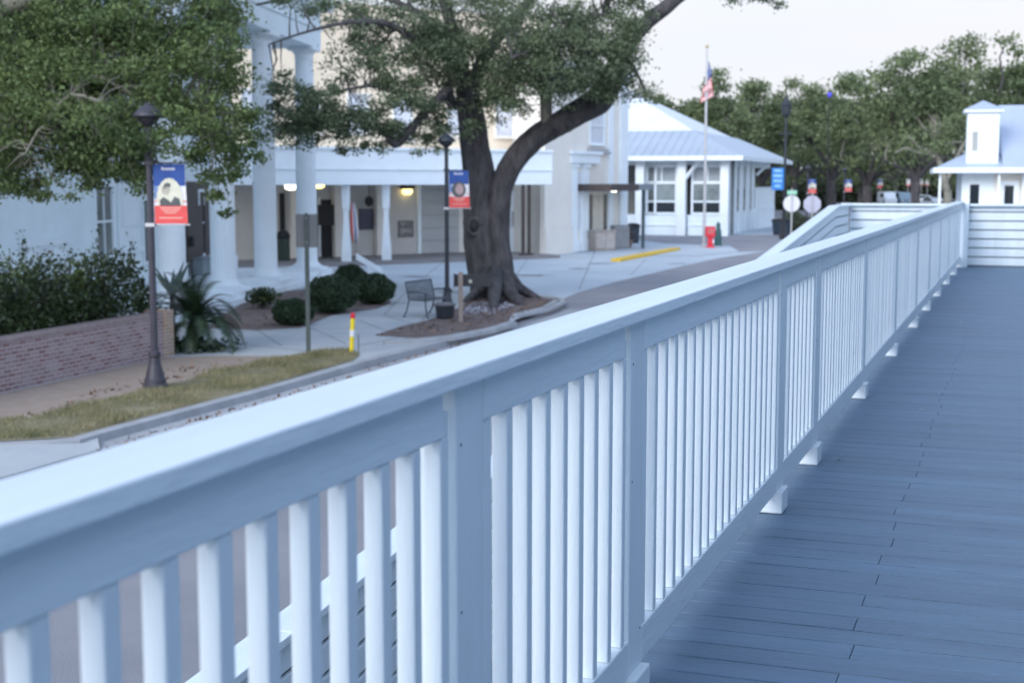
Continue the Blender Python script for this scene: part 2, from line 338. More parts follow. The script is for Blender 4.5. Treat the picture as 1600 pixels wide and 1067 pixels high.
# ---------------------------------------------------------------- DECK (local frame: x right, y along the rail)
def dk(o): o.location=(0,0,DECK); o.rotation_euler=(0,0,-TH); return o
mb=MB(); y=-3.0; i=0; random.seed(3)
while y<24.9:
    # each board runs across the deck; butt joints near x=-.45 on alternate boards and again further right
    cuts=[-1.05]
    j=-.45+random.uniform(-.02,.02) if i%2==0 else random.uniform(1.2,2.6)
    cuts+= [j, j+3.6, 7.6] if j+3.6<7 else [j,7.6]
    for a,b in zip(cuts[:-1],cuts[1:]):
        dz=random.uniform(-.0015,.0); mb.box(a+.0009,b-.0009,y+.004,y+.134,-.025,dz)
    y+=.138; i+=1
struct(dk(mb.obj('deck_floor',deckm,bevel=.002)))
mb=MB()
for q in range(60): mb.box(-1.0,7.5,-3+q*.465,-3+q*.465+.04,-.25,-.0265)
mb.box(-1.09,-1.055,-3,24.9,-.30,-.01); struct(dk(mb.obj('deck_frame',trimw)))
mb=MB()
for q in range(12):
    for X in (-.95,3.,7.): mb.box(X-.07,X+.07,-2.5+q*2.4,-2.36+q*2.4,-2.15,-.252)
struct(dk(mb.obj('deck_piers',trimw)))
rail=thing('deck_railing','long white painted railing with square balusters along the deck, nearest the camera','railing',(0,0,DECK),-TH)
zt=1.078
mb=MB(); segs=[(-1.0,9.5),(9.5,14.3),(14.3,18.3),(18.3,24.45)]
for a,b in segs: mb.box(-1.04,-.9,a+.001,b-.001,zt-.032,zt)
mb.obj('cap_rail',paint2,rail,bevel=.004)
posts=[.05,2.46,3.665,6.09,7.195,9.5,11.9,14.3,16.25,18.3,20.5,22.6]
prev=-1.0
bal=[]
for k,pr_ in enumerate(posts):
    l=pr_-.137
    mb=MB(); mb.box(-1.012,-.936,l,pr_,.097,zt-.0325); po=mb.obj('post',paint,rail,bevel=.004)
    if k>0 and k<7:
        for (yy,zz) in ((l+.02,.93),(l+.02,.62),(l+.115,.2)):
            mb=MB(); mb.lathe([(.0028,0),(.0028,.001)],n=8); s_=mb.obj('screw',dark,po); s_.rotation_euler=(0,math.pi/2,0); s_.location=(-.936,yy,zz)
    mb=MB(); mb.box(-1.03,-.912,l-.008,pr_+.006,0.001,.0965); mb.obj('foot_block',paint,rail,bevel=.006)
    mb=MB(); mb.box(-.973,-.936,prev+.0005,l-(.06 if k>0 else .0),.955,zt-.0325); mb.obj('top_rail',paint2,rail,bevel=.003)
    mb=MB(); mb.box(-.995,-.936,prev+.0005,l-.0005,.097,.197); mb.obj('bottom_rail',paint2,rail,bevel=.004)
    a_,b_=prev+.035,l-.047; nb=max(1,round((b_-a_)/.123)); bal+=[a_+(b_-a_)*q/nb for q in range(nb+1)]
    prev=pr_
l=24.4; mb=MB(); mb.box(-.973,-.936,prev,l,.955,zt-.0325); mb.obj('top_rail',paint2,rail); mb=MB(); mb.box(-.995,-.936,prev,l,.097,.197); mb.obj('bottom_rail',paint2,rail)
yy=prev+.05
while yy<l-.05: bal.append(yy); yy+=.123
vis=[b for b in bal if b>.8]; hid=[b for b in bal if b<=.8]
proto=None
for b in vis[:100]:
    if proto is None:
        mb=MB(); mb.box(-.017,.017,-.017,.017,.1975,.9545); mb.box(-.0165,.0165,-.0165,.0165,.9545,1.0)
        proto=mb.obj('baluster',paint,rail,bevel=.0035); o=proto
    else: o=proto.copy(); C.objects.link(o)
    o.location=(-.957+random.uniform(-.001,.001),b,0); o.rotation_euler=(0,0,random.uniform(-.05,.05))
mb=MB()
for b in vis[100:]+hid: mb.box(-.974,-.940,b-.017,b+.017,.1975,.98)
tag(mb.obj('balusters',paint,rail,bevel=.003),kind='stuff')
# corner post + slatted wall
wall=thing('slatted_wall','white wall of horizontal boards closing the far end of the deck','wall',(0,0,DECK),-TH)
WY=24.75; wt=1.035
mb=MB(); mb.box(-1.03,-.83,24.46,24.659,0.001,wt+.012); mb.obj('corner_post',paint,wall,bevel=.006)
mb=MB(); mb.box(-2.9,7.5,24.66,24.83,wt-.036,wt); mb.obj('cap_rail',paint,wall,bevel=.004)
zz=.02
edges=[(.915,wt-.0365)]+[(.915-.148*(q+1),.915-.148*q-.024) for q in range(6)]
for a,b in edges:
    mb=MB(); mb.box(-2.755,7.5,WY,WY+.02,max(a,.02),b); mb.obj('board',paint,wall,bevel=.003)
mb=MB(); mb.box(-2.74,7.5,WY+.024,WY+.036,.0,.95); mb.obj('gap_dark_panel',gapm,wall)  # added sheet that makes the gaps between the wall boards read dark
for X in (-2.4,-.6,1.2,3.,4.8,6.6):
    mb=MB(); mb.box(X-.045,X+.045,WY+.037,WY+.12,-.3,wt-.037); mb.obj('post',paint,wall)
# ramp
XO=-2.9
def rz_(s): return 1.661-2+ (s-6.05)*.0803 if s<23.0 else 1.661-2+(23.0-6.05)*.0803
ramp=thing('ramp_railing','lower white board railing sloping up beside the street ramp to the far corner','railing',(0,0,DECK),-TH)
def sl(mb,x0,x1,s0,s1,d0,d1):
    vs=[(x,s,rz_(s)+d) for d in (d0,d1) for s in (s0,s1) for x in (x0,x1)]
    mb.add(vs,[(0,2,3,1),(4,5,7,6),(0,1,5,4),(2,6,7,3),(0,4,6,2),(1,3,7,5)])
mb=MB()
for a,b in ((-1,5),(5,11),(11,17),(17,23),(23,24.8)): sl(mb,XO,XO+.165,a+.0008,b-.0008,-.036,0)
mb.obj('cap_rail',paint2,ramp,bevel=.004)
for q in range(7):
    d1=-.05-.148*q if q else -.0365; d0=-.05-.148*(q+1)+.024
    mb=MB()
    for a,b in ((-1,5.2),(5.2,11),(11,17),(17,23),(23,24.74)): sl(mb,XO+.10,XO+.122,a+.001,b-.001,d0,d1)
    mb.obj('board',paint,ramp,bevel=.003)
mb=MB()
for a,b in ((-1,5.2),(5.2,11),(11,17),(17,23),(23,24.73)): sl(mb,XO+.086,XO+.097,a+.001,b-.001,-1.07,-.05)
mb.obj('gap_dark_panel',gapm,ramp)  # same added sheet behind the ramp boards, darkening their gaps
for q in range(14):
    s=-.8+q*1.9; mb=MB(); mb.box(XO+.01,XO+.085,s,s+.09,-2.1,rz_(s)-.037); mb.obj('post',paint,ramp)
mb=MB(); s=-1.
while s<23: sl(mb,XO+.14,-1.10,s,s+.133,-1.10,-1.075); s+=.138
struct(dk(mb.obj('ramp_floor',deckm)))
mb=MB(); mb.box(XO+.14,-1.10,23.0,24.74,-.03,-.002); struct(dk(mb.obj('ramp_landing',deckm)))
# unseen building added beside and behind the deck, shading the railing's inner faces
hb=thing('added_shade_building','unseen pale blue building added along the right side of the deck to shade the railing','building',(0,0,DECK),-TH)
mb=MB(); mb.box(2.6,8,-6,21,-2.1,3.3); mb.obj('wall',mat('blue_grey_boards',(.42,.54,.64),.7,.06,1.),hb)  # tone kept pale so the added wall bounces light onto the railing
mb=MB()
for q in range(17): mb.box(2.57,2.599,-6,21,.05+q*.19,.05+q*.19+.17)
mb.obj('clapboards',MAT['blue_grey_boards'],hb)
mb=MB(); mb.prism([(2.2,-6.3,3.3),(8.3,-6.3,3.3),(8.3,-6.3,4.4),(5.2,-6.3,5.2)],(0,27.6,0)); mb.obj('roof',greyroof,hb)
for yy in (1.,6.,11.,16.):
    mb=MB(); mb.box(2.53,2.569,yy,yy+1.1,.8,2.4); wf=mb.obj('window',trimw,hb); mb=MB(); mb.box(2.52,2.5295,yy+.1,yy+1.,.9,2.3); mb.obj('pane',glass,wf)
mb=MB(); mb.box(-1.2,2.569,-9,-5.0,-2.1,2.3); mb.obj('added_shade_wing',MAT['blue_grey_boards'],hb)  # added block behind the camera, shades the near faces of the rail
tag(leaf_mesh('deck_leaf_bits',[(*G(1309,718,DECK)[:2],DECK+.006),(*G(1500,505,DECK)[:2],DECK+.006),(*G(1440,640,DECK)[:2],DECK+.004)],.045,mat('pale_leaf',(.5,.5,.46),.8),up=4),'few pale leaf scraps on the deck boards','leaf scraps',kind='stuff')
# ---------------------------------------------------------------- STREET LAMPS
def banner_parts(root,kind):
    x0,x1,z1,z0=.07,.575,3.68,2.72
    def pan(name,pts,m,par,yo):
        mb=MB(); mb.prism([(x,yo,z) for x,z in pts],(0,.004,0)); return mb.obj(name,m,par)
    b=pan('banner',[(x0,z0),(x1+.03,z0),(x1,z1),(x0-.01,z1)],bwh,root,0)
    for yo,sg in ((-.0045,1),(.0045,-1)):
        pan('blue_field',[(x0-.008,3.33),(x1+.005,3.33),(x1,z1),(x0-.01,z1)],bb,b,yo)
        pan('side_stars_strip',[(x0+.0,3.12),(x0+.09,3.12),(x0+.06,3.33),(x0-.004,3.33)],bb2,b,yo)
        pan('red_field',[(x0,z0),(x1+.03,z0),(x1+.02,z0+.29),(x0,z0+.29)],bred,b,yo)
    y2=-.009
    arch=[(x0+.06,3.02)]+[(.32+.215*math.cos(math.pi-t*math.pi/10), 3.1+.36*math.sin(t*math.pi/10)) for t in range(11)]+[(x1-.03,3.02)]
    if kind==0:
        pan('arch_panel',arch,bcr,b,y2)
        pan('figure_shoulders',[(.16,3.01),(.16,3.10),(.22,3.15),(.30,3.10),(.34,3.06),(.40,3.16),(.48,3.12),(.50,3.01)],bdk,b,y2-.004)
        pan('figure_face',[(.26+.07*math.cos(t*.628),3.27+.09*math.sin(t*.628)) for t in range(10)],bface,b,y2-.004)
        pan('figure_hair',[(.23,3.27),(.24,3.36),(.29,3.385),(.345,3.36),(.33,3.31),(.27,3.32)],bdk,b,y2-.008)
    else:
        pan('portrait_ring',[(.32+.19*math.cos(t*.45),3.19+.21*math.sin(t*.45)) for t in range(14)],bdk,b,y2)
        pan('figure_face',[(.34+.11*math.cos(t*.628),3.20+.15*math.sin(t*.628)) for t in range(10)],bface2,b,y2-.004)
    for i in range(3): # pale stripes at the sides
        zz=3.01+.0*i
    pan('red_stripe',[(x0+.0,3.075),(x0+.09,3.085),(x0+.09,3.10),(x0,3.09)],bred,b,y2)
    pan('red_stripe',[(x1-.06,3.075),(x1+.015,3.075),(x1+.015,3.09),(x1-.05,3.09)],bred,b,y2)
    # lettering too soft to read: strokes of its height and colour
    xx=.2
    for i in range(8):
        w=random.choice((.022,.028,.016)); h=.035 if i else .05
        pan('lettering',[(xx,3.585),(xx+w,3.585),(xx+w,3.585+h),(xx,3.585+h)],bwh,b,y2); xx+=w+.008
    for zz,hw in ((2.965,.17),(2.925,.14),(2.885,.10),(2.80,.19)):
        pan('lettering',[(.33-hw,zz),(.33+hw,zz),(.33+hw,zz+.022),(.33-hw,zz+.022)],bpk,b,y2)
def make_lamp(kind,m):
    root=thing('street_lamp','x','street lamp')
    mb=MB(); mb.lathe([(.21,0),(.21,.06),(.18,.09),(.175,.16),(.16,.18),(.10,.42),(.085,.52),(.10,.54),(.10,.60),(.07,.63)],n=24); mb.obj('base',m,root,smooth=False)
    mb=MB(); mb.lathe([(.062,.62),(.058,2.),(.05,4.18),(.065,4.2),(.065,4.25),(.04,4.28)],n=16,flute=.06); mb.obj('pole',m,root)
    mb=MB(); mb.lathe([(.045,4.27),(.06,4.30),(.15,4.36),(.17,4.42),(.16,4.46)],n=16,x=0); mb.obj('lamp_housing',m,root,smooth=True)
    mb=MB(); mb.lathe([(.235,4.43),(.245,4.46),(.20,4.52),(.11,4.60),(.05,4.63),(.04,4.65),(.005,4.67)],n=24); mb.obj('lamp_hood',m,root,smooth=True)
    for zz in (3.70,2.70):
        mb=MB(); mb.tube([(0,0,zz),(.62,0,zz)],[.012,.010],8); mb.ball((.63,0,zz),(.018,.018,.018),8,6); mb.box(-.075,.075,-.075,.075,zz-.03,zz+.03); mb.obj('banner_bracket',m if zz>3 else silver,root)
    banner_parts(root,kind); return root
lampA=make_lamp(0,brownpole); g=G(243,607); lampA.location=(g[0],g[1],0)
grp='street lamps with red, white and blue banners'
tag(lampA,'street lamp by the brick wall with a cream arch portrait banner, nearest lamp',None,grp)
lampB=make_lamp(1,iron); g=G(697,489); lampB.location=(g[0],37.6,0); tag(lampB,'dark street lamp with a banner standing beside the big oak trunk and bench',None,grp)
far=[(1262,100,'far street lamp with the largest distant banner, nearest of those past the white depot'),(1319.5,117,'far street lamp whose banner is second from the left under the dark trees'),(1350,145,'far street lamp whose banner is third from the left under the dark trees'),(1370.5,180,'farthest small street lamp banner under the dark oaks')]
for px,Y,lab in far:
    l=copy_tree(lampA); x=W(px,284,Y)[0]; l.location=(x,Y,R); tag(l,lab)
# ---------------------------------------------------------------- BUILDINGS
def mk(root,name,m,fn,bevel=0,smooth=False,par=None):
    mb=MB(); fn(mb); return mb.obj(name,m,par or root,bevel,smooth)
def window(root,u0,u1,z0,z1,v,m=glass,fr=trimw,par=None,cols=2,rows=2,d=.08,fw=.09,sill=True):
    """window in a facade plane v (facing -v): frame proud of the wall, pane recessed"""
    def f(mb):
        mb.box(u0-fw,u0,v-d,v+.05,z0-fw,z1+fw); mb.box(u1,u1+fw,v-d,v+.05,z0-fw,z1+fw)
        mb.box(u0+.0005,u1-.0005,v-d,v+.05,z1,z1+fw); mb.box(u0+.0005,u1-.0005,v-d,v+.05,z0-fw,z0)
        for i in range(1,cols): x=u0+(u1-u0)*i/cols; mb.box(x-.018,x+.018,v-d+.02,v-.005,z0+.001,z1-.001)
        for i in range(1,rows): z=z0+(z1-z0)*i/rows; mb.box(u0+.001,u1-.001,v-d+.015,v-.004,z-.03,z+.03)
    w=mk(root,'window',fr,f,.006,par=par)
    mk(root,'pane',m,lambda mb:mb.box(u0+.001,u1-.001,v-.012,v-.003,z0+.001,z1-.001),par=w)
    if sill: mk(root,'sill',fr,lambda mb:mb.box(u0-fw-.05,u1+fw+.05,v-d-.07,v-d+.001,z0-fw-.06,z0-fw),.004,par=w)
    return w
# --- A: the columned white building on the left
OA=Fr((-8.75,36.4),(-7.2,50.0))
A=thing('columned_building','white classical building with a row of tall fluted columns behind the hedge','building',(OA.O[0],OA.O[1],0),OA.ang)
FV=3.1; ZT=9.6
mk(A,'wall',wallw,lambda mb:mb.box(-9,15.2,FV,FV+8,-.05,ZT))
mk(A,'base_course',wallw,lambda mb:mb.box(-9,15.3,FV-.09,FV-.003,-.05,.75),.01)
mk(A,'string_course',trimw,lambda mb:mb.box(-9,15.3,FV-.12,FV-.003,4.3,4.55),.02)
mk(A,'porch_floor',trimw,lambda mb:(mb.box(-4.5,14.6,-.56,FV-.1,-.05,.30),mb.box(-4.5,14.75,-.78,-.6205,-.05,.16)),.01)
def zA(py,u,v=FV): return OA.z(py,u,v)
u0=OA.u(146,FV);u1=OA.u(171,FV); um=(u0+u1)/2
window(A,u0,u1,zA(400,um),zA(292,um),FV,sashg,rows=2)
ua=OA.u(25,FV);ub=OA.u(105,FV); zc=zA(378,(ua+ub)/2)
mk(A,'wall_panel',trimw,lambda mb:(mb.box(ua,ub,FV-.16,FV-.003,zc-.09,zc+.07),mb.box(ua+.1,ub-.1,FV-.05,FV-.003,zc-.5,zc-.091)),.015)
for a,b in ((181,213),):
    ua_,ub_=OA.u(a,FV),OA.u(b,FV)
    def f(mb):
        mb.box(ua_,ub_,FV-.10,FV-.003,.75,4.28); mb.box(ua_+.18,ub_-.18,FV-.14,FV-.101,2.1,3.9); mb.box(ua_-.08,ub_+.08,FV-.17,FV-.003,1.35,1.5)
    mk(A,'pilaster',trimw,f,.012)
ua_,ub_=OA.u(220,FV),OA.u(229,FV)
window(A,ua_,ub_,1.0,zA(315,ua_),FV,sashg,cols=1,rows=1,sill=False)
ua_,ub_=OA.u(308,FV),OA.u(325,FV); um=(ua_+ub_)/2
window(A,ua_,ub_,zA(395,um),zA(300,um),FV,glass,rows=2)
mk(A,'meter_box',greym,lambda mb:(mb.box(ua_-.9,ub_-.2,FV-.45,FV-.003,.301,zA(402,um)),mb.box(ua_-.95,ub_-.15,FV-.5,FV-.003,zA(402,um)+.001,zA(402,um)+.06)),.02)
ul=OA.u(289,FV); zl=zA(377,ul)
mk(A,'wall_lantern',dark,lambda mb:(mb.box(ul-.1,ul+.1,FV-.25,FV-.12,zl-.18,zl+.16),mb.box(ul-.03,ul+.03,FV-.12,FV-.003,zl-.03,zl+.03)),.01)
for U in (-6.8,-2.4,2.,6.4,10.8):
    window(A,U,U+1.1,5.2,7.6,FV,sashg,rows=2)
# door recess between second and third columns
ud0,ud1=9.8,13.6
mk(A,'entrance_door',brownm,lambda mb:(mb.box(ud0,ud1,FV-.05,FV-.003,.301,3.4),mb.box(ud0+.1,ud0+1.7,FV-.09,FV-.051,.32,2.6),mb.box(ud0+1.9,ud1-.1,FV-.09,FV-.051,.32,2.6)),.01)
for i in range(0,4):
    U=OA.u({0:265,1:346,2:413,3:478}[i],0) if i>=0 else -4.3
    zb=.55; zt_=8.0; r=.36
    c=mk(A,'column',trimw,lambda mb:mb.lathe([(r*1.12,zb),(r*1.02,zb+.08),(r,zb+.3),(r*.99,zb+2.5),(r*.93,zb+5.),(r*.86,zt_-.42)],U,0,48,.045))
    mk(A,'column_base',trimw,lambda mb:(mb.box(U-.72,U+.72,-.72-.003*i,.72,-.05,.36),mb.box(U-.60,U+.60,-.60,.60,.3602,.42),mb.lathe([(.56,.4202),(.58,.44),(.56,.47),(.48,.49),(.46,.52),(.44,.5495)],U,0,32)),.01,par=c)
    mk(A,'capital',trimw,lambda mb:(mb.lathe([(r*.86,zt_-.42),(r*.92,zt_-.40),(r*.88,zt_-.36),(r*.9,zt_-.26),(r*1.15,zt_-.13)],U,0,32),mb.box(U-.47,U+.47,-.47,.47,zt_-.13,zt_-.001)),.01,par=c)
ue=OA.u(478,0)+.75
mk(A,'entablature',wallw,lambda mb:(mb.box(-9,ue,-.42,.42,zt_,8.62),mb.box(-9,ue-.4,.4205,FV-.001,8.0,8.2),mb.box(-9,ue+.05,-.47,.47,8.6205,8.72),mb.box(-9,ue,-.42,.42,8.7205,9.3)),.01)
mk(A,'cornice',trimw,lambda mb:(mb.box(-9,ue+.35,-.8,FV,9.3005,9.45),mb.box(-9,ue+.5,-.95,FV,9.4505,9.62)),.01)
# --- B: long cream building with the canopy
def XY(px,Y): return ((px-800)/F*Y*cp,Y)
def XYr(px,Y): r=ray(px,284); return (r[0]*Y/r[1],Y)
OB=Fr(XYr(430,58.),XYr(860,66.))
B=thing('long_cream_building','long cream two storey building with white canopy and lit walkway behind the big oak','building',(OB.O[0],OB.O[1],0),OB.ang)
uR=OB.u(862,0); BV=4.2
UL=OB.u(330,BV)
mk(B,'upper_wall',cream,lambda mb:mb.box(UL-9,OB.u(858,BV),BV,BV+14,4.4,11.3))
mk(B,'parapet',creamw,lambda mb:mb.box(UL-9.1,OB.u(858,BV)+.1,BV-.12,BV+14,11.3005,11.6),.02)
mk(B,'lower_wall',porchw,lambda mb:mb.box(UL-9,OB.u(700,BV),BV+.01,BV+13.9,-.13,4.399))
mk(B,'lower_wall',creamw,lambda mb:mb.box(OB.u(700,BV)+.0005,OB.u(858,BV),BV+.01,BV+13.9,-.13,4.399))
zc0=OB.z(289,5,0); zc1=OB.z(228,0,0)
mk(B,'canopy',trimw,lambda mb:(mb.box(-3.2,uR,-.0,BV-.01,zc0,zc0+.25),mb.box(-3.2,uR,-.03,.0,zc0,zc0+.62),mb.box(-3.2,uR,-.09,0.,zc0+.6205,zc0+.70),mb.box(-3.2,uR,-.05,.2,zc0+.7005,zc1-.12),mb.box(-3.2,uR,-.13,BV-.01,zc1-.1195,zc1)),.008)
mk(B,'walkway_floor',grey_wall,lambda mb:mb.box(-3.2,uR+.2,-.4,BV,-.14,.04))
for px in (540,603):
    U=OB.u(px,.4)
    mk(B,'canopy_post',trimw,lambda mb:mb.lathe([(.25,.0405),(.24,.5),(.17,1.25),(.13,1.9),(.13,2.15),(.19,2.3),(.20,2.55),(.21,zc0-.001)],U,.4,4),.01)
for a,b in ((452,462),(520,537),(586,601)):
    ua_,ub_=OB.u(a,BV-.2),OB.u(b,BV-.2)
    mk(B,'wall_pier',creamw,lambda mb:mb.box(ua_,ub_,BV-.35,BV+.009,.0405,zc0-.001),.02)
ua_,ub_=OB.u(499,BV),OB.u(519,BV)
mk(B,'doorway',dark,lambda mb:mb.box(ua_,ub_,BV-.03,BV+.009,.0405,2.6)); mk(B,'door_frame',trimw,lambda mb:(mb.box(ua_-.1,ua_,BV-.08,BV+.009,.0405,2.7),mb.box(ub_,ub_+.1,BV-.08,BV+.009,.0405,2.7)),.01)
mk(B,'doorway',dark,lambda mb:mb.box(OB.u(436,BV),OB.u(444,BV),BV-.03,BV+.009,1.2,2.9))
ua_,ub_=OB.u(560,BV),OB.u(581,BV)
o=mk(B,'wall_screen',mat('dark_blue_screen',(.012,.015,.05),.3,.5,2.),lambda mb:mb.box(ua_,ub_,BV-.10,BV-.03,OB.z(359,ua_,BV),OB.z(326,ua_,BV)),.01)
um=OB.u(577,BV-.6); zz=OB.z(315,um,BV-.6)
o=mk(B,'round_hanging_sign',dark,lambda mb:(mb.prism([(um+.21*math.cos(t*.349),BV-.6,zz+.24*math.sin(t*.349)) for t in range(18)],(0,.08,0)),mb.box(um-.015,um+.015,BV-.57,BV-.55,zz+.23,zc0)))
um=OB.u(633,BV); zz=OB.z(297,um,BV)
o=mk(B,'wall_lamp',brownm,lambda mb:(mb.box(um-.27,um+.27,BV-.42,BV+.009,zz+.04,zz+.22)),.02); mk(B,'lamp_glow',lampon,lambda mb:mb.lathe([(.12,zz-.22),(.22,zz-.14),(.24,zz-.02),(.22,zz+.039)],um,BV-.2,16),par=o,smooth=True)
um=OB.u(455,1.8); zz=OB.z(292,um,1.8)
o=mk(B,'ceiling_lamp',lampwh,lambda mb:mb.lathe([(.1,zc0-.22),(.24,zc0-.18),(.28,zc0-.10),(.28,zc0-.001)],um,1.8,16),smooth=True)
um=OB.u(498,2.6)
mk(B,'ceiling_lamp',lampon,lambda mb:mb.lathe([(.1,zc0-.16),(.22,zc0-.12),(.25,zc0-.06),(.25,zc0-.001)],um,2.6,16),smooth=True)
ua_,ub_=OB.u(621,BV),OB.u(645,BV); za,zb=OB.z(371,ua_,BV),OB.z(345,ua_,BV)
o=mk(B,'framed_poster',mat('poster_frame',(.16,.15,.14),.6),lambda mb:mb.box(ua_,ub_,BV-.05,BV+.009,za,zb),.01)
mk(B,'poster_sheet',mat('poster_art',(.03,.03,.035),.6,.3,5.,col2=(.40,.38,.36)),lambda mb:mb.box(ua_+.10,ub_-.10,BV-.056,BV-.0505,za+.08,zb-.08),par=o)
ua_,ub_=OB.u(651,BV),OB.u(657,BV); mk(B,'door_jamb',trimw,lambda mb:(mb.box(ua_,ub_,BV-.08,BV+.009,.0405,zc0-.001)),.01)
def gd(mb):
    a,b=OB.u(658,BV),OB.u(716,BV)
    for i in range(5): mb.box(a,b,BV-.05,BV+.009,.05+i*.6,.05+i*.6+.585)
mk(B,'panelled_door',mat('grey_white_door',(.46,.47,.47),.6,.05,1.),gd,.01)
ua_,ub_=OB.u(781,BV),OB.u(816,BV)
o=mk(B,'white_door',trimw,lambda mb:(mb.box(ua_,ub_,BV-.06,BV+.009,-.1,2.9)),.01)
um=OB.u(803,BV); za,zb=OB.z(355,um,BV),OB.z(330,um,BV)
mk(B,'door_notice',mat('notice_grey',(.36,.37,.38),.6,.2,8.,col2=(.52,.53,.54)),lambda mb:mb.box(um-.19,um+.19,BV-.075,BV-.061,za,zb),par=o)
for px in (820,829.5):
    U=OB.u(px,-.02); mk(B,'downspout',brownm,lambda mb:(mb.box(U-.06,U+.06,.05,.17,.12,zc0-.001),mb.box(U-.16,U+.16,.0,.24,-.13,.12)),.008)
U=OB.u(626,BV-.01); V=BV
ua_,ub_=OB.u(617,BV),OB.u(641,BV); window(B,ua_,ub_,OB.z(216,ua_,BV),OB.z(160,ua_,BV),BV,mat('pale_blind',(.62,.64,.68),.6),cols=1,rows=1)
for px in (380,470,545,700,775):
    a=OB.u(px,BV); window(B,a,a+1.0,5.6,7.3,BV,mat('pale_blind',(.62,.64,.68),.6),cols=1,rows=2,fr=creamw)
# white right-hand wing of the same block, stepping back
OC=Fr(XYr(857,69.),XYr(978,77.5))
Bw=thing('white_corner_building','tall pale building with pilasters and a dark flat canopy beside the white depot','building',(OC.O[0],OC.O[1],0),OC.ang)
W_=OC.u(978,0); ZW=8.9
mk(Bw,'wall',creamw,lambda mb:mb.box(0,W_,0,12,-.14,ZW)); mk(Bw,'parapet',trimw,lambda mb:(mb.box(-.15,W_+.15,-.15,12,ZW+.0005,ZW+.14),mb.box(-.25,W_+.25,-.25,12,ZW+.1405,ZW+.3)),.01)
mk(Bw,'corner_pier',creamw,lambda mb:(mb.box(-.9,OC.u(886,0),-.25,-.001,1.2,ZW-.01),mb.box(-.95,OC.u(887,0),-.33,-.001,-.14,1.1995)),.01)
def pil(a,b,z1,dd=.14,m=trimw):
    ua_,ub_=OC.u(a,0),OC.u(b,0)
    mk(Bw,'pilaster',m,lambda mb:(mb.box(ua_,ub_,-dd,-.001,-.14,z1),mb.box(ua_-.08,ub_+.08,-dd-.06,-.0012,-.14,.5),mb.box(ua_-.08,ub_+.08,-dd-.08,-.0012,z1+.0005,z1+.18)),.01)
pil(888,899,4.1); pil(906,917,4.1); pil(949,956,8.6,.10); pil(966,977,ZW-.05,.16)
ua_,ub_=OC.u(884,0),OC.u(930,0); zz=OC.z(262,ua_)
mk(Bw,'entrance_cornice',trimw,lambda mb:(mb.box(ua_,ub_,-.30,-.001,4.3,4.75),mb.box(ua_-.1,ub_+.1,-.42,-.001,4.7505,4.9)),.02)
ua_,ub_=OC.u(916,0),OC.u(947,0); zz=OC.z(240,ua_)
mk(Bw,'window_ledge',mat('grey_trim',(.40,.41,.42),.6),lambda mb:(mb.box(ua_,ub_,-.3,-.001,zz,zz+.14),mb.box(ua_+.1,ub_-.1,-.2,-.001,zz+.1405,zz+.28)),.02)
ua_,ub_=OC.u(921,0),OC.u(942,0)
window(Bw,ua_,ub_,zz+.55,zz+2.3,0,mat('pale_blind',(.62,.64,.68),.6),cols=1,rows=2)
ua_,ub_=OC.u(899.5,0),OC.u(905.5,0); mk(Bw,'narrow_window',mat('pale_blind',(.62,.64,.68),.6),lambda mb:mb.box(ua_,ub_,-.04,-.001,1.0,3.9))
for a,b in ((920,925),(943,948)):
    ua_,ub_=OC.u(a,0),OC.u(b,0); mk(Bw,'doorway',mat('brown_shade_glass',(.10,.09,.08),.2,.2,2.),lambda mb:mb.box(ua_,ub_,-.03,-.001,.0,2.75))
ua_,ub_=OC.u(926,0),OC.u(942,0); mk(Bw,'door',mat('cream_door',(.58,.54,.46),.6),lambda mb:(mb.box(ua_,(ua_+ub_)/2-.03,-.05,-.001,-.1,2.7),mb.box((ua_+ub_)/2+.03,ub_,-.05,-.001,-.1,2.7)),.01)
# flat dark canopy reaching past the corner
ua_,um,ub_=OC.u(918,-.6),OC.u(979,-1.2),OC.u(1012,-1.6)
za,zb=2.93,3.28
cn=mk(Bw,'flat_canopy',brownm,lambda mb:mb.box(ua_,um,-1.9,-.002,za,zb),.01)
mk(Bw,'canopy_end',greym,lambda mb:mb.box(um+.001,ub_,-1.9,.6,za+.03,zb),.01,par=cn)
U=OC.u(1006,-1.8); mk(Bw,'canopy_post',mat('slate_post',(.06,.09,.11),.5),lambda mb:mb.box(U-.07,U+.07,-1.85,-1.71,-.13,za+.03),par=cn)
U=OC.u(951,-.6); mk(Bw,'canopy_lamp',lampwh,lambda mb:mb.lathe([(.12,za-.07),(.16,za-.03),(.16,za-.001)],U,-.9,14),par=cn)
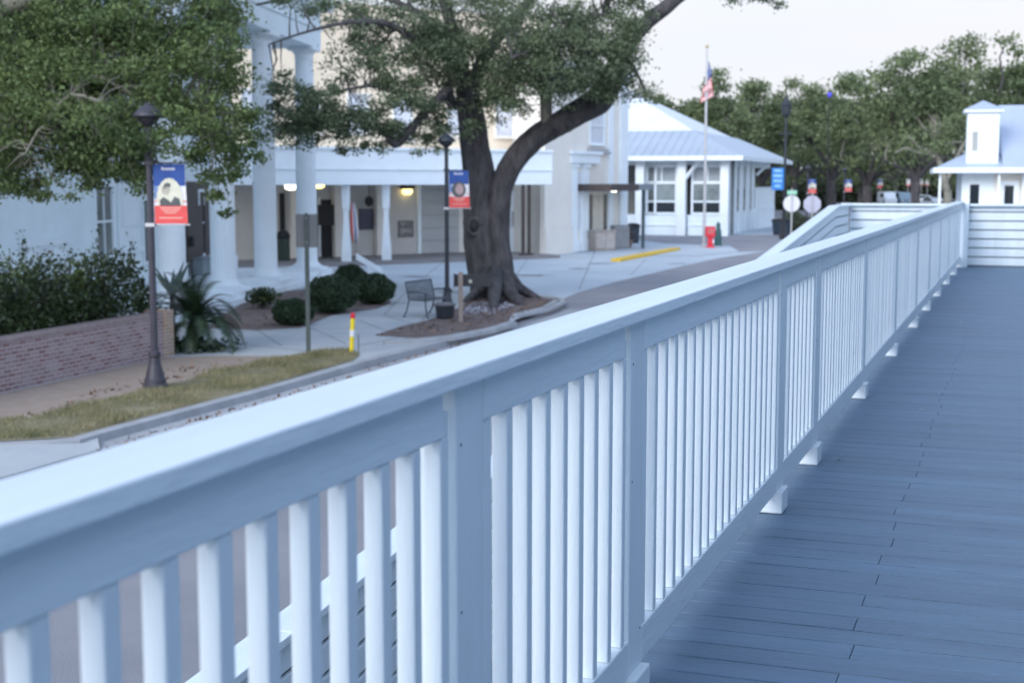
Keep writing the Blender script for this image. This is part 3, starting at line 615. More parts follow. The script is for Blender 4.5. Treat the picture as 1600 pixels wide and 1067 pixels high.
# --- utility things in front of it
def boxthing(name,label,cat,px,py,w,d,h,m,m2,style,grp=None):
    g=G(px,py,-.114); t=thing(name,label,cat,(g[0],g[1],-.114),.55,grp)
    if style=='cab':
        mk(t,'cabinet',m,lambda mb:mb.box(-w/2,w/2,-d/2,d/2,.06,h),.03); mk(t,'lid',m2,lambda mb:mb.box(-w/2-.03,w/2+.03,-d/2-.03,d/2+.03,h+.0005,h+.06),.02)
        mk(t,'foot_plinth',m2,lambda mb:mb.box(-w/2+.04,w/2-.04,-d/2+.04,d/2-.04,0,.0595)); mk(t,'door_panel',m2,lambda mb:mb.box(-w/2+.08,-.02,-d/2-.02,-d/2-.0005,.14,h-.08),.005); mk(t,'door_panel',m2,lambda mb:mb.box(.02,w/2-.08,-d/2-.02,-d/2-.0005,.14,h-.08),.005)
    if style=='bin':
        mk(t,'bin_body',m,lambda mb:mb.lathe([(w*.40,0),(w*.42,.04),(w*.5,h*.8),(w*.52,h*.82)],n=20)); mk(t,'bin_lid',m2,lambda mb:mb.lathe([(w*.54,h*.8205),(w*.54,h*.86),(w*.45,h*.95),(w*.2,h)],n=20))
    return t
boxthing('utility_cabinet','tan low utility cabinet beside the doorway under the dark flat canopy','cabinet',939,392,1.25,.8,1.0,mat('tan_cabinet',(.36,.31,.27),.7),mat('tan_cabinet2',(.42,.38,.35),.7),'cab')
boxthing('utility_cabinet','grey utility cabinet between the tan cabinet and the dark bin','cabinet',966,388,.95,.7,1.15,mat('grey_cabinet',(.33,.34,.35),.6),mat('grey_cabinet2',(.25,.26,.27),.6),'cab')
boxthing('trash_bin','dark blue trash bin standing under the end of the flat canopy','bin',989,380,.8,.8,1.15,mat('navy_bin',(.02,.035,.055),.5),dark,'bin')
boxthing('trash_bin','dark square-shouldered bin at the far corner of the white depot, beside the round sign','bin',1221,367,1.3,1.2,1.1,mat('navy_bin',(.02,.035,.055),.5),dark,'bin')
g=G(979,386,-.114); t=thing('planter_pot','small brown planter pot with dry shrub between the cabinets and the bin','planter',(g[0],g[1]-.6,-.114))
mk(t,'pot',mat('clay',(.22,.15,.11),.8),lambda mb:mb.lathe([(.2,0),(.3,.4),(.32,.42)],n=16)); leaf_mesh('shrub',RNG.normal(size=(500,3))*[.2,.2,.2]+[0,0,.65],.08,mat('dry_shrub',(.16,.13,.08),.8,.3,3.,isl=.3),t)
# --- C: white depot
OD=Fr((14.,93.),(14.-.95*10,93.+.313*10))   # u runs to the left; v = left normal of that = towards camera?  use own frame below
def DP(a,b,z): # a: to the left along the front, b: back along the side
    return (-.95*a+.313*b, .313*a+.95*b, z)
D_=thing('white_depot','white depot building with a pale blue metal roof, tall windows and corner posts','building',(14.,93.,-.12))
def dbox(mb,a0,a1,b0,b1,z0,z1):
    vs=[DP(a,b,z) for z in (z0,z1) for b in (b0,b1) for a in (a0,a1)]
    mb.add(vs,[(0,1,3,2),(4,6,7,5),(0,4,5,1),(2,3,7,6),(0,2,6,4),(1,5,7,3)])
def dmk(name,m,lst,par=None,bev=.01):
    mb=MB()
    for q in lst: dbox(mb,*q)
    return mb.obj(name,m,par or D_,bev)
def d_a(px): # a of a pixel column on front plane b=0
    r=ray(px,284); k=r[0]/r[1]; return (14.-k*93.)/(.95+.313*k)
def d_b(px):
    r=ray(px,284); k=r[0]/r[1]; return (k*93.-14.)/(.313-.95*k)
def d_z(py,a,b=0):
    Y=93.+.313*a+.95*b; r=ray(800,py); return EYE+r[2]*Y/r[1]+.12
EV=5.15
dmk('wall',wallw,[(-.0,16,.35,.6,0,1.35),(0,16,.35,.6,4.6,EV)])
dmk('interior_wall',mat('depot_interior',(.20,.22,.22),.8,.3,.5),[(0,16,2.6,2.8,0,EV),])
dmk('side_wall',wallw,[(.35,.6,.6,22,0,1.5),(.35,.6,.6,22,4.55,EV)])
pa=[d_a(p) for p in (1133,1066,1001)]
for i,a in enumerate(pa): dmk('corner_post' if i==0 else 'porch_post',trimw,[(a-.28,a+.28,-.35,.2,0,EV-.01)])
cols=[(d_a(1130),d_a(1079)),(d_a(1057),d_a(1008)),(d_a(996),d_a(975)-2)]
for (a0,a1) in cols:
    zb,zm,zt2=d_z(338,a0),d_z(282,a0),d_z(252,a0)
    fr=dmk('window',trimw,[(a0,a0+.14,.22,.36,1.35,4.6),(a1-.14,a1,.22,.36,1.35,4.6),(a0+.141,a1-.141,.22,.36,3.35,3.55),(a0+.141,a1-.141,.22,.36,1.35,1.5),(a0+.141,a1-.141,.22,.36,4.45,4.6),(a0+.141,a1-.141,.24,.35,2.15,2.27),((a0+a1)/2-.04,(a0+a1)/2+.04,.25,.34,3.55,4.45)])
    dmk('pane',glass,[(a0+.141,a1-.141,.30,.315,1.5,2.15)],fr,0)
    dmk('pane',mat('depot_glass',(.22,.26,.26),.12,.4,.9,spec=.8),[(a0+.141,a1-.141,.30,.315,2.27,3.35)],fr,0)
    dmk('pane',mat('depot_transom',(.32,.36,.38),.15,.2,.9,spec=.8),[(a0+.141,a1-.141,.30,.315,3.55,4.45)],fr,0)
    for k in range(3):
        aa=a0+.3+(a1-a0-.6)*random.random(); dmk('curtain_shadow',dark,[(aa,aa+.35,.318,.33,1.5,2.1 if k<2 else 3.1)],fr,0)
dmk('knee_wall',wallw,[(a0_,a1_,.05,.349,0,1.30) for a0_,a1_ in ((d_a(1126),d_a(1075)),(d_a(1059),d_a(1006)))]+[(d_a(1126),d_a(1006)-.01,-.02,.049,.62,.70)])
# brace and side piers
mb=MB()
mb.tube([DP(d_a(1068),-.2,3.5),DP(d_a(1094),-.2,4.95)],[.13,.13],4); mb.obj('eave_brace',trimw,D_)
mb=MB(); mb.tube([DP(.1,d_b(1184),4.0),DP(-.9,d_b(1184)+.3,5.0)],[.1,.1],4); mb.obj('eave_brace',trimw,D_)
for px0,px1 in ((1140,1147),(1151,1157),(1161,1167),(1171,1177),(1180,1184)):
    b0,b1=d_b(px0),d_b(px1); dmk('side_pier',trimw,[(.22,.34,b0,b1,0,EV-.01)])
sd=[]
for px0,px1 in ((1147.2,1150.8),(1157.2,1160.8),(1167.2,1170.8),(1177.2,1179.8)):
    b0,b1=d_b(px0),d_b(px1); fr=dmk('window',glass,[(.27,.345,b0,b1,1.5,3.0)],None,0); dmk('louvre',mat('louvre_grey',(.26,.29,.31),.6),[(.27,.345,b0,b1,3.02,4.55)],fr,0)
b0=d_b(1184); b1=d_b(1213)
dmk('porch_fence',trimw,[(.1,.25,b0,b1,0,1.35),(.06,.3,b0,b1,1.351,1.5)]+[(.1,.22,b0+(b1-b0)*(k+.15)/8,b0+(b1-b0)*(k+.15)/8+1.0,1.501,3.0) for k in range(8)]+[(.06,.26,b0,b1,3.001,3.1)])
# roofs: low skirt roof and the steep upper roof
z_e=EV; IN=(3.,3.6,7.0)
mb=MB()
e0=DP(-1.1,-1.1,z_e);e1=DP(18,-1.1,z_e);e2=DP(-1.1,24,z_e); i0=DP(3,3.6,6.95);i1=DP(18,3.6,6.95);i2=DP(3,22,6.95)
mb.quad(e0,i0,i1,e1); mb.quad(e0,e2,i2,i0)
sk=mb.obj('skirt_roof',metalroof,D_)
md=sk.modifiers.new('t','SOLIDIFY'); md.thickness=.08; md.offset=-1
def ribs(m,lst):
    mb=MB()
    for P0,P1 in lst: mb.tube([P0,P1],[.014,.014],4)
    return mb.obj('roof_seams',m,sk)
def lerp(p,q,t): return tuple(p[i]+(q[i]-p[i])*t for i in range(3))
ribs(metalroof,[(DP(-1.1+k*.6,-1.1,z_e+.03),DP(max(3,-1.1+k*.6),3.6 if -1.1+k*.6>3 else 3.6,6.98)) if -1.1+k*.6>=3 else (DP(-1.1+k*.6,-1.1,z_e+.03),lerp(e0,i0,k*.6/4.1)) for k in range(1,26)])
dmk('eave_fascia',trimw,[(-1.12,18,-1.16,-1.105,z_e-.28,z_e+.02),(-1.16,-1.105,-1.16,24,z_e-.28,z_e+.02)])
dmk('soffit',trimw,[(-1.1,18,-1.1,.34,z_e-.09,z_e-.02),(-1.1,.34,.341,24,z_e-.09,z_e-.02)],None,0)
mb=MB(); ap0=DP(10.,10.5,10.6); ap1=DP(18,10.5,10.6)
j0=DP(3,3.6,6.96)
mb.quad(DP(3,3.6,6.96),ap0,ap1,DP(18,3.6,6.96)); mb.quad(DP(3,3.6,6.96),DP(3,19,6.96),ap0)
up=mb.obj('upper_roof',metalroofw,D_); md=up.modifiers.new('t','SOLIDIFY'); md.thickness=.08; md.offset=-1
# --- D: house on the right
hx=22.4; HY=76.
H=thing('cupola_house','white house with grey blue hip roof and a square cupola at the right edge','building',(23.9,HY,-.15),-.27)
mk(H,'wall',wallw,lambda mb:(mb.box(0,14,0,9,0,4.25)))
mk(H,'wall_panel',creamw,lambda mb:(mb.box(1.62,14.1,-.05,-.002,0,4.2)),.005)
for i,(px0,px1) in enumerate(((1515,1529),(1566,1580))):
    a=(px0-800)/F*HY*.994-23.9; b=(px1-800)/F*HY*.994-23.9
    if i: window(H,a,b,1.6,3.35,-.05,glass,cols=1,rows=1,fw=.24)
    else: window(H,a,b,1.6,3.4,0,glass,cols=1,rows=1,fw=.17)
mk(H,'corner_board',trimw,lambda mb:mb.box(3.0,3.3,-.4,-.10,0,4.2),.01)
mk(H,'porch_post',trimw,lambda mb:mb.box(-1.2,-1.08,-.9,-.78,0,4.0),.01)
mk(H,'porch_post',trimw,lambda mb:mb.box(1.75,1.85,-1.1,-1.0,0,4.0),.01)
mb=MB(); X2=1.95
mb.quad((X2,-1.3,4.25),(15,-1.3,4.25),(15,4.5,7.75),(X2,4.5,7.75)); mb.quad((X2,10.3,4.25),(X2,4.5,7.75),(15,4.5,7.75),(15,10.3,4.25)); mb.quad((X2+.1,-1.3,4.24),(X2+.1,4.5,7.7),(X2+.1,10.3,4.24))
mb.quad((-1.45,-1.3,4.25),(X2-.001,-1.3,4.25),(X2-.001,.9,5.02),(.1,.9,5.02)); mb.quad((-1.45,-1.3,4.25),(.1,.9,5.02),(.1,8,5.02),(-1.45,10.3,4.25)); mb.quad((.1,.9,5.02),(X2-.001,.9,5.02),(X2-.001,8,5.02),(.1,8,5.02)); mb.quad((-1.45,10.3,4.25),(.1,8,5.02),(X2-.001,8,5.02),(X2-.001,10.3,4.25))
rf=mb.obj('roof',greyroof,H); md=rf.modifiers.new('t','SOLIDIFY'); md.thickness=.1; md.offset=-1
mk(H,'eave',trimw,lambda mb:(mb.box(-1.5,15,-1.36,-1.305,4.0,4.27),mb.box(-1.5,-1.455,-1.3,10.3,4.0,4.27),mb.box(-1.45,15,-1.3,-.001,4.02,4.1)),.01)
cu=mk(H,'cupola',trimw,lambda mb:mb.box(.16,1.74,-.6,1.0,4.5,7.15),.01)
mk(H,'cupola_cornice',trimw,lambda mb:(mb.box(-.04,1.94,-.8,1.2,7.1505,7.28),),.01,par=cu)
mb=MB(); mb.quad((-.06,-.82,7.285),(1.96,-.82,7.285),(.95,.2,7.80)); mb.quad((1.96,-.82,7.285),(1.96,1.22,7.285),(.95,.2,7.80)); mb.quad((-.06,1.22,7.285),(-.06,-.82,7.285),(.95,.2,7.80)); mb.quad((1.96,1.22,7.285),(-.06,1.22,7.285),(.95,.2,7.80)); mb.quad((-.06,-.82,7.2845),(-.06,1.22,7.2845),(1.96,1.22,7.2845),(1.96,-.82,7.2845)); mb.obj('cupola_roof',greyroof,cu)
mk(H,'cupola_window',mat('cupola_pane',(.34,.36,.34),.4),lambda mb:mb.box(.42,.70,-.625,-.6005,5.15,6.15),.004,par=cu)
# ---------------------------------------------------------------- BRICK WALL, HEDGE
a=G(0,614);b=G(256,557.5); WB=Fr((a[0],a[1]),(b[0],b[1])); LL=math.hypot(b[0]-a[0],b[1]-a[1])
bw=thing('brick_wall','weathered low brick garden wall with a tan end pier under the dark hedge','wall',(a[0],a[1],0),WB.ang)
mk(bw,'wall_face',brick,lambda mb:mb.box(-8,LL-.001,0,.3,-.05,.80)); mk(bw,'coping',mat('coping_brick',(.33,.26,.25),.9,.2,8.),lambda mb:mb.box(-8,LL-.001,-.02,.32,.8005,.872),.01)
mk(bw,'end_pier',brickt,lambda mb:mb.box(LL,LL+.36,-.03,.42,-.05,.90),.01)
# hedge
def slab_points(n,u0,u1,v0,v1,z0,ztop,fr,shell=.5):
    u=RNG.uniform(u0,u1,n); v=RNG.uniform(v0,v1,n); q=RNG.uniform(0,1,n)
    top=np.array([ztop(x,y) for x,y in zip(u,v)]); z=z0+(top-z0)*q**.7
    fr_=RNG.uniform(size=n)<shell; v=np.where(fr_,v0+np.abs(RNG.normal(0,.18,n)),v)
    X=fr.O[0]+fr.d[0]*u+fr.n[0]*v; Y=fr.O[1]+fr.d[1]*u+fr.n[1]*v
    return np.stack([X,Y,z],1)
def hz(u,v): 
    base=1.95+.16*math.sin(u*1.7+.6)+.10*math.sin(u*4.3)+.08*math.sin(v*5+u*2.6)
    if u>LL-.6: base-=(u-LL+.6)*.55
    return base*(.80+.2*min(1,(v-.35)/.9))
hedge=thing('hedge','dense dark green hedge growing behind the brick wall','hedge',(a[0],a[1],0),0)
hp=slab_points(30000,-6,LL+.55,.38,2.7,.3,hz,WB,.55); hp+=RNG.normal(0,.05,hp.shape)
leaf_mesh('foliage',hp,.085,leafH,hedge,hedge.location)
mb=MB()
for k in range(90):
    u=random.uniform(-6,LL+.3); v=random.uniform(.6,2.3); p=WB.P(u,v,0); h=hz(u,v)-.1
    q=[(p[0]+random.uniform(-.3,.3)*t,p[1]+random.uniform(-.3,.3)*t,h*t*1.04) for t in (0,.35,.7,1.)]; mb.tube(q,[.03,.022,.015,.006],5)
mb.obj('stems',bark,hedge,world=hedge.location)
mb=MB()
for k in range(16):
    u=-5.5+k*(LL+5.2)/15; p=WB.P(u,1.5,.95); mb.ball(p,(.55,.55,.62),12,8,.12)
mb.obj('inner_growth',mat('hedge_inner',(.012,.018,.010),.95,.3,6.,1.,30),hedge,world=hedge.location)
# shrub sprays standing above the hedge
mb=MB(); pts=[]
for px,py in ((35,378),(150,376),(205,394)):
    c=np.array(W(px,py,28.3)); b0=c+np.array([.05,0,-.7]); mb.tube([b0,c],[.012,.004],5); pts.append(c+RNG.normal(size=(36,3))*[.05,.05,.22]-[0,0,.15])
hs=mb.obj('tall_shoots',twig,hedge,world=hedge.location); leaf_mesh('shoot_leaves',np.concatenate(pts),.09,leafH,hedge,hedge.location)
# --- round bushes
def bush(px,py,rx,h,lab,Y=None,n=7000,m=leafX,grp='clipped round bushes in the mulch bed'):
    g=G(px,py); t=thing('round_bush',lab,'bush',(g[0],g[1]+rx*.6,0),0,grp)
    d=RNG.normal(size=(n,3)); d/=np.linalg.norm(d,axis=1)[:,None]; r=RNG.uniform(.86,1.03,n)[:,None]*(1+.05*np.sin(d[:,:1]*7+d[:,1:2]*5)+.04*np.sin(d[:,2:]*9))
    P=d*r*[rx,rx,h/2]+[0,0,h/2]; P=P[P[:,2]>.01]
    leaf_mesh('foliage',P,.055,m,t,(0,0,0),.6)
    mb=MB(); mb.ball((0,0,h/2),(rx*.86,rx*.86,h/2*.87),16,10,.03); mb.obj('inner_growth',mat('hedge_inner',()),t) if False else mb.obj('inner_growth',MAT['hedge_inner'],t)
    mb=MB(); mb.tube([(0,0,-.02),(0,0,h*.4)],[.04,.03],6); mb.obj('stem',bark,t); return t
bush(455,510,.50,.62,'lowest round bush, nearest the street sign pole in the mulch bed')
bush(515,492,.66,.98,'largest round bush, second from the left in the clipped row')
bush(582,477,.60,.84,'round bush at the right end of the clipped row, nearest the bench')
bush(546,455,.52,.80,'dark round bush behind the others beside the white stair rail')
t=thing('loose_shrub','small loose dark shrub in front of the second column, left of the clipped bushes','shrub',(*G(411,482)[:2],0))
P=RNG.normal(size=(900,3)); P/=np.linalg.norm(P,axis=1)[:,None]; P=P*RNG.uniform(.3,1,(900,1))*[.52,.45,.27]+[0,0,.32]
leaf_mesh('foliage',P,.11,leafH,t); mb=MB()
for k in range(14): mb.tube([(0,0,-.02),(random.uniform(-.4,.4),random.uniform(-.3,.3),.45)],[.015,.006],5)
mb.obj('stems',bark,t)
# --- sago palm
g=G(296,550); palm=thing('sago_palm','sago palm with arching feather fronds beside the brick wall end pier','palm',(g[0],g[1]+.5,0))
mb=MB(); mb.tube([(0,0,-.03),(0,0,.25),(0,0,.55)],[.17,.19,.13],12,.2); mb.obj('trunk',bark,palm)
random.seed(21)
for k in range(48):
    az=k*2.4; el=random.uniform(.2,1.45); L=random.uniform(1.0,1.4)
    p=Vector((0,0,.5)); d=Vector((math.cos(az)*math.cos(el),math.sin(az)*math.cos(el),math.sin(el))); pts=[p.copy()]
    for j in range(12):
        p=p+d*(L/12); d.z-=.10+.02*j*(1.2-el*.4); d.normalize(); pts.append(p.copy())
    mb=MB(); mb.tube(pts,[.014*(1-.06*j) for j in range(13)],5)
    for j in range(2,13):
        t_=(pts[min(j+1,12)]-pts[j-1]).normalized(); sd_=t_.cross(Vector((0,0,1))).normalized(); up_=sd_.cross(t_)
        for sgn in (-1,1):
            for h in (0,.33,.66):
                c=pts[j]-t_*(h*L/12); ll=.20*math.sin(math.pi*(j+1)/14.5)+.05; tip=c+sd_*sgn*ll*.85+t_*ll*.45+up_*ll*.22-Vector((0,0,.03)); w=t_*.017
                mb.quad(c-w,c+w,tip+w*.2)
    mb.obj('frond',leafP,palm)
tag(palm,None)
P=RNG.normal(size=(900,3))*[.38,.25,.07]+[0.05,-.35,.10]; tag(leaf_mesh('ground_plants',P[P[:,2]>.01]+np.array(palm.location),.10,leafP),'low ground plants round the foot of the sago palm','ground cover',kind='stuff')
# yucca leaves
g=W(268,440,31.); t=thing('yucca','blue green yucca with stiff sword leaves between the hedge and the column','yucca',(g[0]+.0,31.,0))
for k in range(8):
    a=random.uniform(-.9,1.0); b=random.uniform(-.5,.5); L=random.uniform(.5,.85) if k else .95
    d=Vector((math.sin(a),math.sin(b)*.5,math.cos(a))) if k else Vector((.5,-.1,.85)); d.normalize(); s_=d.cross(Vector((0,1,0))).normalized(); p=Vector((0,0,.95))
    mb=MB(); mb.quad(p-s_*.03,p+d*L*.4-s_*.055,p+d*L,p+d*L*.4+s_*.055,p+s_*.03); o=mb.obj('blade',mat('yucca_leaf',(.05,.085,.085),.5,.2,4.),t); md=o.modifiers.new('t','SOLIDIFY'); md.thickness=.006
mb=MB(); mb.tube([(0,0,-.02),(0,0,.95)],[.07,.05],8); mb.obj('stem',bark,t)
# ---------------------------------------------------------------- STREET THINGS
g=G(482,551); t=thing('street_sign','back of a grey rectangular street sign on a thin green grey pole','sign',(g[0],g[1],0),.03)
mk(t,'pole',postgreen,lambda mb:(mb.box(-.030,.030,-.02,.02,-.05,2.78),mb.box(-.045,-.0305,-.012,.012,-.05,2.7),mb.box(.0305,.045,-.012,.012,-.05,2.7)),.003)
mk(t,'sign_panel',galv,lambda mb:mb.box(-.215,.215,-.036,-.032,2.10,2.76) if False else mb.box(-.215,.215,.0205,.0245,2.10,2.76),.001)
mk(t,'bolts',silver,lambda mb:(mb.ball((0,-.026,2.68),(.012,.008,.012),6,4),mb.ball((0,-.026,2.2),(.012,.008,.012),6,4)))
g=G(549,552); t=thing('marker_post','slim yellow plastic marker post with red top and white label on the kerb','marker post',(g[0],g[1],0)); t.rotation_euler=(.0,.05,0)
mk(t,'post',yellow2,lambda mb:mb.lathe([(.045,-.05),(.045,.70),(.02,.705)],n=14),smooth=False)
mk(t,'cap',redp,lambda mb:mb.lathe([(.047,.7055),(.047,.78),(.03,.81)],n=14)); mk(t,'label',bwh,lambda mb:mb.lathe([(.047,.34),(.047,.47)],n=14))
# bench
def bench(name,lab,px,py,rz,m):
    g=G(px,py); t=thing(name,lab,'bench',(g[0],g[1],0),rz)
    W2=.62
    def seat(mb):
        for i in range(7): mb.box(-W2,W2,-.26+i*.07,-.215+i*.07,.43,.45)
    mk(t,'seat',m,seat,.003)
    def back(mb):
        for i in range(15):
            x=-W2+.03+i*(2*W2-.06)/14; mb.add([(x-.02,.24,.47),(x+.02,.24,.47),(x+.02,.34,.88),(x-.02,.34,.88),(x-.02,.25,.47),(x+.02,.25,.47),(x+.02,.35,.88),(x-.02,.35,.88)],[(0,1,2,3),(7,6,5,4),(0,4,5,1),(1,5,6,2),(2,6,7,3),(3,7,4,0)])
        mb.tube([(-W2,.345,.89),(W2,.345,.89)],[.02,.02],8); mb.tube([(-W2,.24,.47),(W2,.24,.47)],[.015,.015],8)
    mk(t,'backrest',m,back)
    for sx in (-W2,W2):
        mk(t,'leg',m,lambda mb:mb.tube([(sx,-.32,0),(sx,-.26,.2),(sx,-.24,.44),(sx,-.26,.62)],[.02,.018,.018,.016],8)); mk(t,'leg',m,lambda mb:mb.tube([(sx,.40,0),(sx,.30,.2),(sx,.24,.44),(sx,.345,.89)],[.02,.018,.018,.018],8))
        mk(t,'armrest',m,lambda mb:mb.tube([(sx,-.30,.62),(sx,0,.66),(sx,.28,.64)],[.018,.02,.018],8))
    return t
benchm=mat('dark_bench_metal',(.05,.06,.075),.5,.2,4.)
bench('park_bench','dark metal slatted bench just left of the lamp pole by the oak',672,494,math.radians(62),benchm)
g=G(693,496); t=thing('litter_bin','low black litter bin with a pale lid at the foot of the second lamp','bin',(g[0]+.05,g[1]-.3,0))
mk(t,'bin_body',iron,lambda mb:mb.lathe([(.20,0),(.22,.05),(.25,.34)],n=20)); mk(t,'bin_lid',galv,lambda mb:mb.lathe([(.29,.3405),(.29,.37),(.22,.40)],n=20))
g=G(720,503); t=thing('notice_board','dark low notice board on a pale wooden post in front of the oak','sign',(g[0],g[1],0))
mk(t,'post',wood,lambda mb:mb.box(-.055,.055,-.055,.055,-.05,1.22),.006)
mk(t,'board',mat('dark_board',(.03,.032,.035),.6),lambda mb:(mb.box(-.14,.72,.0555,.09,.86,1.16),mb.box(-.17,-.1405,.03,.11,.84,1.18)),.006)
mk(t,'sticker',mat('pale_sticker',(.5,.5,.4),.6),lambda mb:mb.box(.20,.27,.05,.0553,.95,1.03))
# white stair rail by the bushes
OX=W(556,404,53.); t=thing('stair_rail','short white sloping stair rail rising behind the round bushes','railing',(OX[0],53.,0))
mk(t,'cap_rail',trimw,lambda mb:mb.prism([(0,0,.42+.1),(.98,0,-.12+.1),(.98,0,.06+.1),(.0,0,.64+.1)],(0,.18,0)),.01)
mk(t,'post',trimw,lambda mb:mb.prism([(.42,.03,-.05),(.66,.03,-.05),(.66,.03,.10),(.42,.03,.27)],(0,.14,0)),.01)
# furled flag on a staff under the canopy
U=OB.P(OB.u(551,.9),.9,.04); t=thing('furled_flag','furled red white and blue flag on a staff under the canopy, left of the screen','flag',U)
mk(t,'staff',wood,lambda mb:mb.tube([(.12,0,0),(.0,0,2.6)],[.018,.014],8))
for i,(m,x) in enumerate(((bred,-.06),(bwh,0.02),(bb,.07),(bwh,.12))):
    mk(t,'flag_fold',m,lambda mb:mb.tube([(x*.4-.02,0,2.45),(x,-.03,1.9),(x*1.3+.02,-.02,1.2),(x*.9+.05,0,.75)],[.03,.05,.05,.02],7),smooth=True)
# people-less walkway bin
U=OB.P(OB.u(441,2.6),2.6,.04); t=thing('walkway_bin','dark green domed bin on the walkway, seen between the last two columns','bin',U)
mk(t,'bin_body',mat('bin_green',(.02,.04,.03),.5),lambda mb:mb.lathe([(.26,0),(.28,.05),(.28,.95)],n=18)); mk(t,'bin_lid',dark,lambda mb:mb.lathe([(.30,.951),(.29,1.1),(.2,1.25),(.02,1.32)],n=18),smooth=True)
U=OB.P(OB.u(509,3.2),3.2,.04); t=thing('menu_stand','dark display stand with a broad top beside the open doorway','stand',U)
mk(t,'display',dark,lambda mb:mb.box(-.36,.36,-.04,.04,1.45,2.35),.01)
for x in (-.22,.22): mk(t,'leg',dark,lambda mb:mb.box(x-.03,x+.03,-.03,.03,0,1.45))
mk(t,'base',dark,lambda mb:mb.box(-.35,.35,-.22,.22,0,.05)) if False else mk(t,'foot',dark,lambda mb:mb.box(-.35,.35,-.2,-.04,0,.05))
# flagpole
g=G(1100,386,-.10); fx,fy=g[0],g[1]
t=thing('flagpole','tall silver flagpole standing on the concrete island in front of the white depot','flagpole',(fx,fy,-.1))
HT=W(1103,74,fy)[2]+.1
mk(t,'pole',silver,lambda mb:mb.lathe([(.10,0),(.10,.02),(.085,.03),(.08,3),(.055,HT-.2),(.045,HT-.05)],n=16)); mk(t,'base_ring',silver,lambda mb:mb.lathe([(.19,0),(.19,.12),(.12,.17)],n=16)); mk(t,'finial',mat('gold_ball',(.5,.38,.15),.35,metal=.6),lambda mb:mb.ball((0,0,HT+.03),(.09,.09,.09),12,8),smooth=True)
zt0=W(1104,99,fy)[2]+.1
NU,NV=26,26; fm=[bred,bwh,bb]; mb=MB(); vs=[];fs=[]
for i in range(NU+1):
    for j in range(NV+1):
        u=i/NU; v=j/NV
        x=.09+.26*u**.5*(1-v)-.42*v*u**.5+.05*math.sin(u*8+v*2)*u; yv=.11*math.sin(u*15+v*3)*(.3+u); z=zt0+.1-1.05*v*(1-.6*u)-1.8*u
        vs.append((x,yv,z))
for i in range(NU):
    for j in range(NV):
        if i<NU*.40 and j<NV*7/13: m_=2
        else: m_=0 if (j//2)%2==0 else 1
        mb.mi.append(m_); mb.f.append((i*(NV+1)+j,(i+1)*(NV+1)+j,(i+1)*(NV+1)+j+1,i*(NV+1)+j+1))
mb.v=vs
fl=mb.obj('national_flag',fm,None,smooth=True); fl.location=(fx,fy,-.1); tag(fl,'limp striped flag with blue starred canton hanging on the tall silver pole','flag'); md=fl.modifiers.new('t','SOLIDIFY'); md.thickness=.01
mb=MB()
for i in range(5):
    for j in range(4):
        u=(i+.6)/5*.38; v=(j+.6)/4*.5; I=int(u*NU)*(NV+1)+int(v*NV); p=vs[I]; mb.prism([(p[0]+.028*r_*math.cos(q*.628),p[1]-.02,p[2]+.028*r_*math.sin(q*.628)) for q,r_ in ((k,(1 if k%2 else .45)) for k in range(10))],(0,-.004,0))
mb.obj('stars',bwh,fl)
# newspaper box + green post
g=G(1110,387,-.10); t=thing('newspaper_box','bright red newspaper box on a pedestal beside the flagpole','newspaper box',(g[0],g[1],-.1))
mk(t,'box_body',redp,lambda mb:mb.box(-.27,.22,-.22,.22,.58,1.12),.03); mk(t,'pedestal',redp,lambda mb:(mb.box(-.15,.13,-.12,.12,.06,.58),mb.box(-.24,.24,-.2,.2,0,.06)),.01)
mk(t,'door_window',mat('news_window',(.5,.12,.12),.3),lambda mb:mb.box(-.19,.14,-.226,-.2205,.74,1.02),.003); mk(t,'coin_slot',bwh,lambda mb:mb.box(.10,.17,-.13,-.1205,.25,.42))
g=G(1122,384,-.10); t=thing('hydrant_post','dark green bollard shaped like a bottle next to the red newspaper box','bollard',(g[0],g[1],-.1))
mk(t,'post_body',greenp,lambda mb:mb.lathe([(.22,0),(.22,.08),(.19,.1),(.18,.7),(.14,.9),(.10,1.05),(.12,1.1),(.11,1.2),(.03,1.3)],n=18),smooth=False); mk(t,'collar',greenp,lambda mb:mb.lathe([(.2,.38),(.21,.42),(.2,.46)],n=18))
# blue sign, lamp post tall, round sign, octagon
x,Y=W(1225,284,82)[0],82.
t=thing('blue_information_sign','blue sign with four pale lines of lettering on a dark pole by the depot','sign',(x,Y,R))
mk(t,'pole',dark,lambda mb:mb.tube([(0,0,0),(0,0,4.3)],[.07,.06],10))
z0,z1=EYE+(284-297)/F*Y+.12,EYE+(284-263)/F*Y+.12
o=mk(t,'panel',blue_s,lambda mb:mb.box(-.72,-.03,-.1,-.071,z0,z1),.01)
for i,w in enumerate((.42,.50,.46,.34)):
    zz=z1-.17-i*.29; mk(t,'lettering',mat('sign_pale_blue',(.35,.62,.80),.5),lambda mb:[mb.box(-.375-w/2+k*w/7,-.375-w/2+k*w/7+w/9,-.104,-.1005,zz-.05,zz+.07 if k%3 else zz+.10) for k in range(7)],par=o)
x,Y=W(1226,284,88)[0],88.; t=thing('tall_lamp_post','tall black lamp post rising against the dark trees behind the blue sign','street lamp',(x,Y,R))
mk(t,'base',iron,lambda mb:mb.lathe([(.28,0),(.28,.2),(.18,.6),(.14,.9)],n=16)); mk(t,'pole',iron,lambda mb:mb.lathe([(.11,.9),(.09,4),(.08,7.4)],n=12)); mk(t,'lantern',iron,lambda mb:mb.lathe([(.1,7.4),(.26,7.6),(.30,8.1),(.34,8.15),(.12,8.5),(.03,8.8)],n=12)); mk(t,'crossarm',iron,lambda mb:mb.box(-.4,.4,-.04,.04,6.4,6.5),.01)
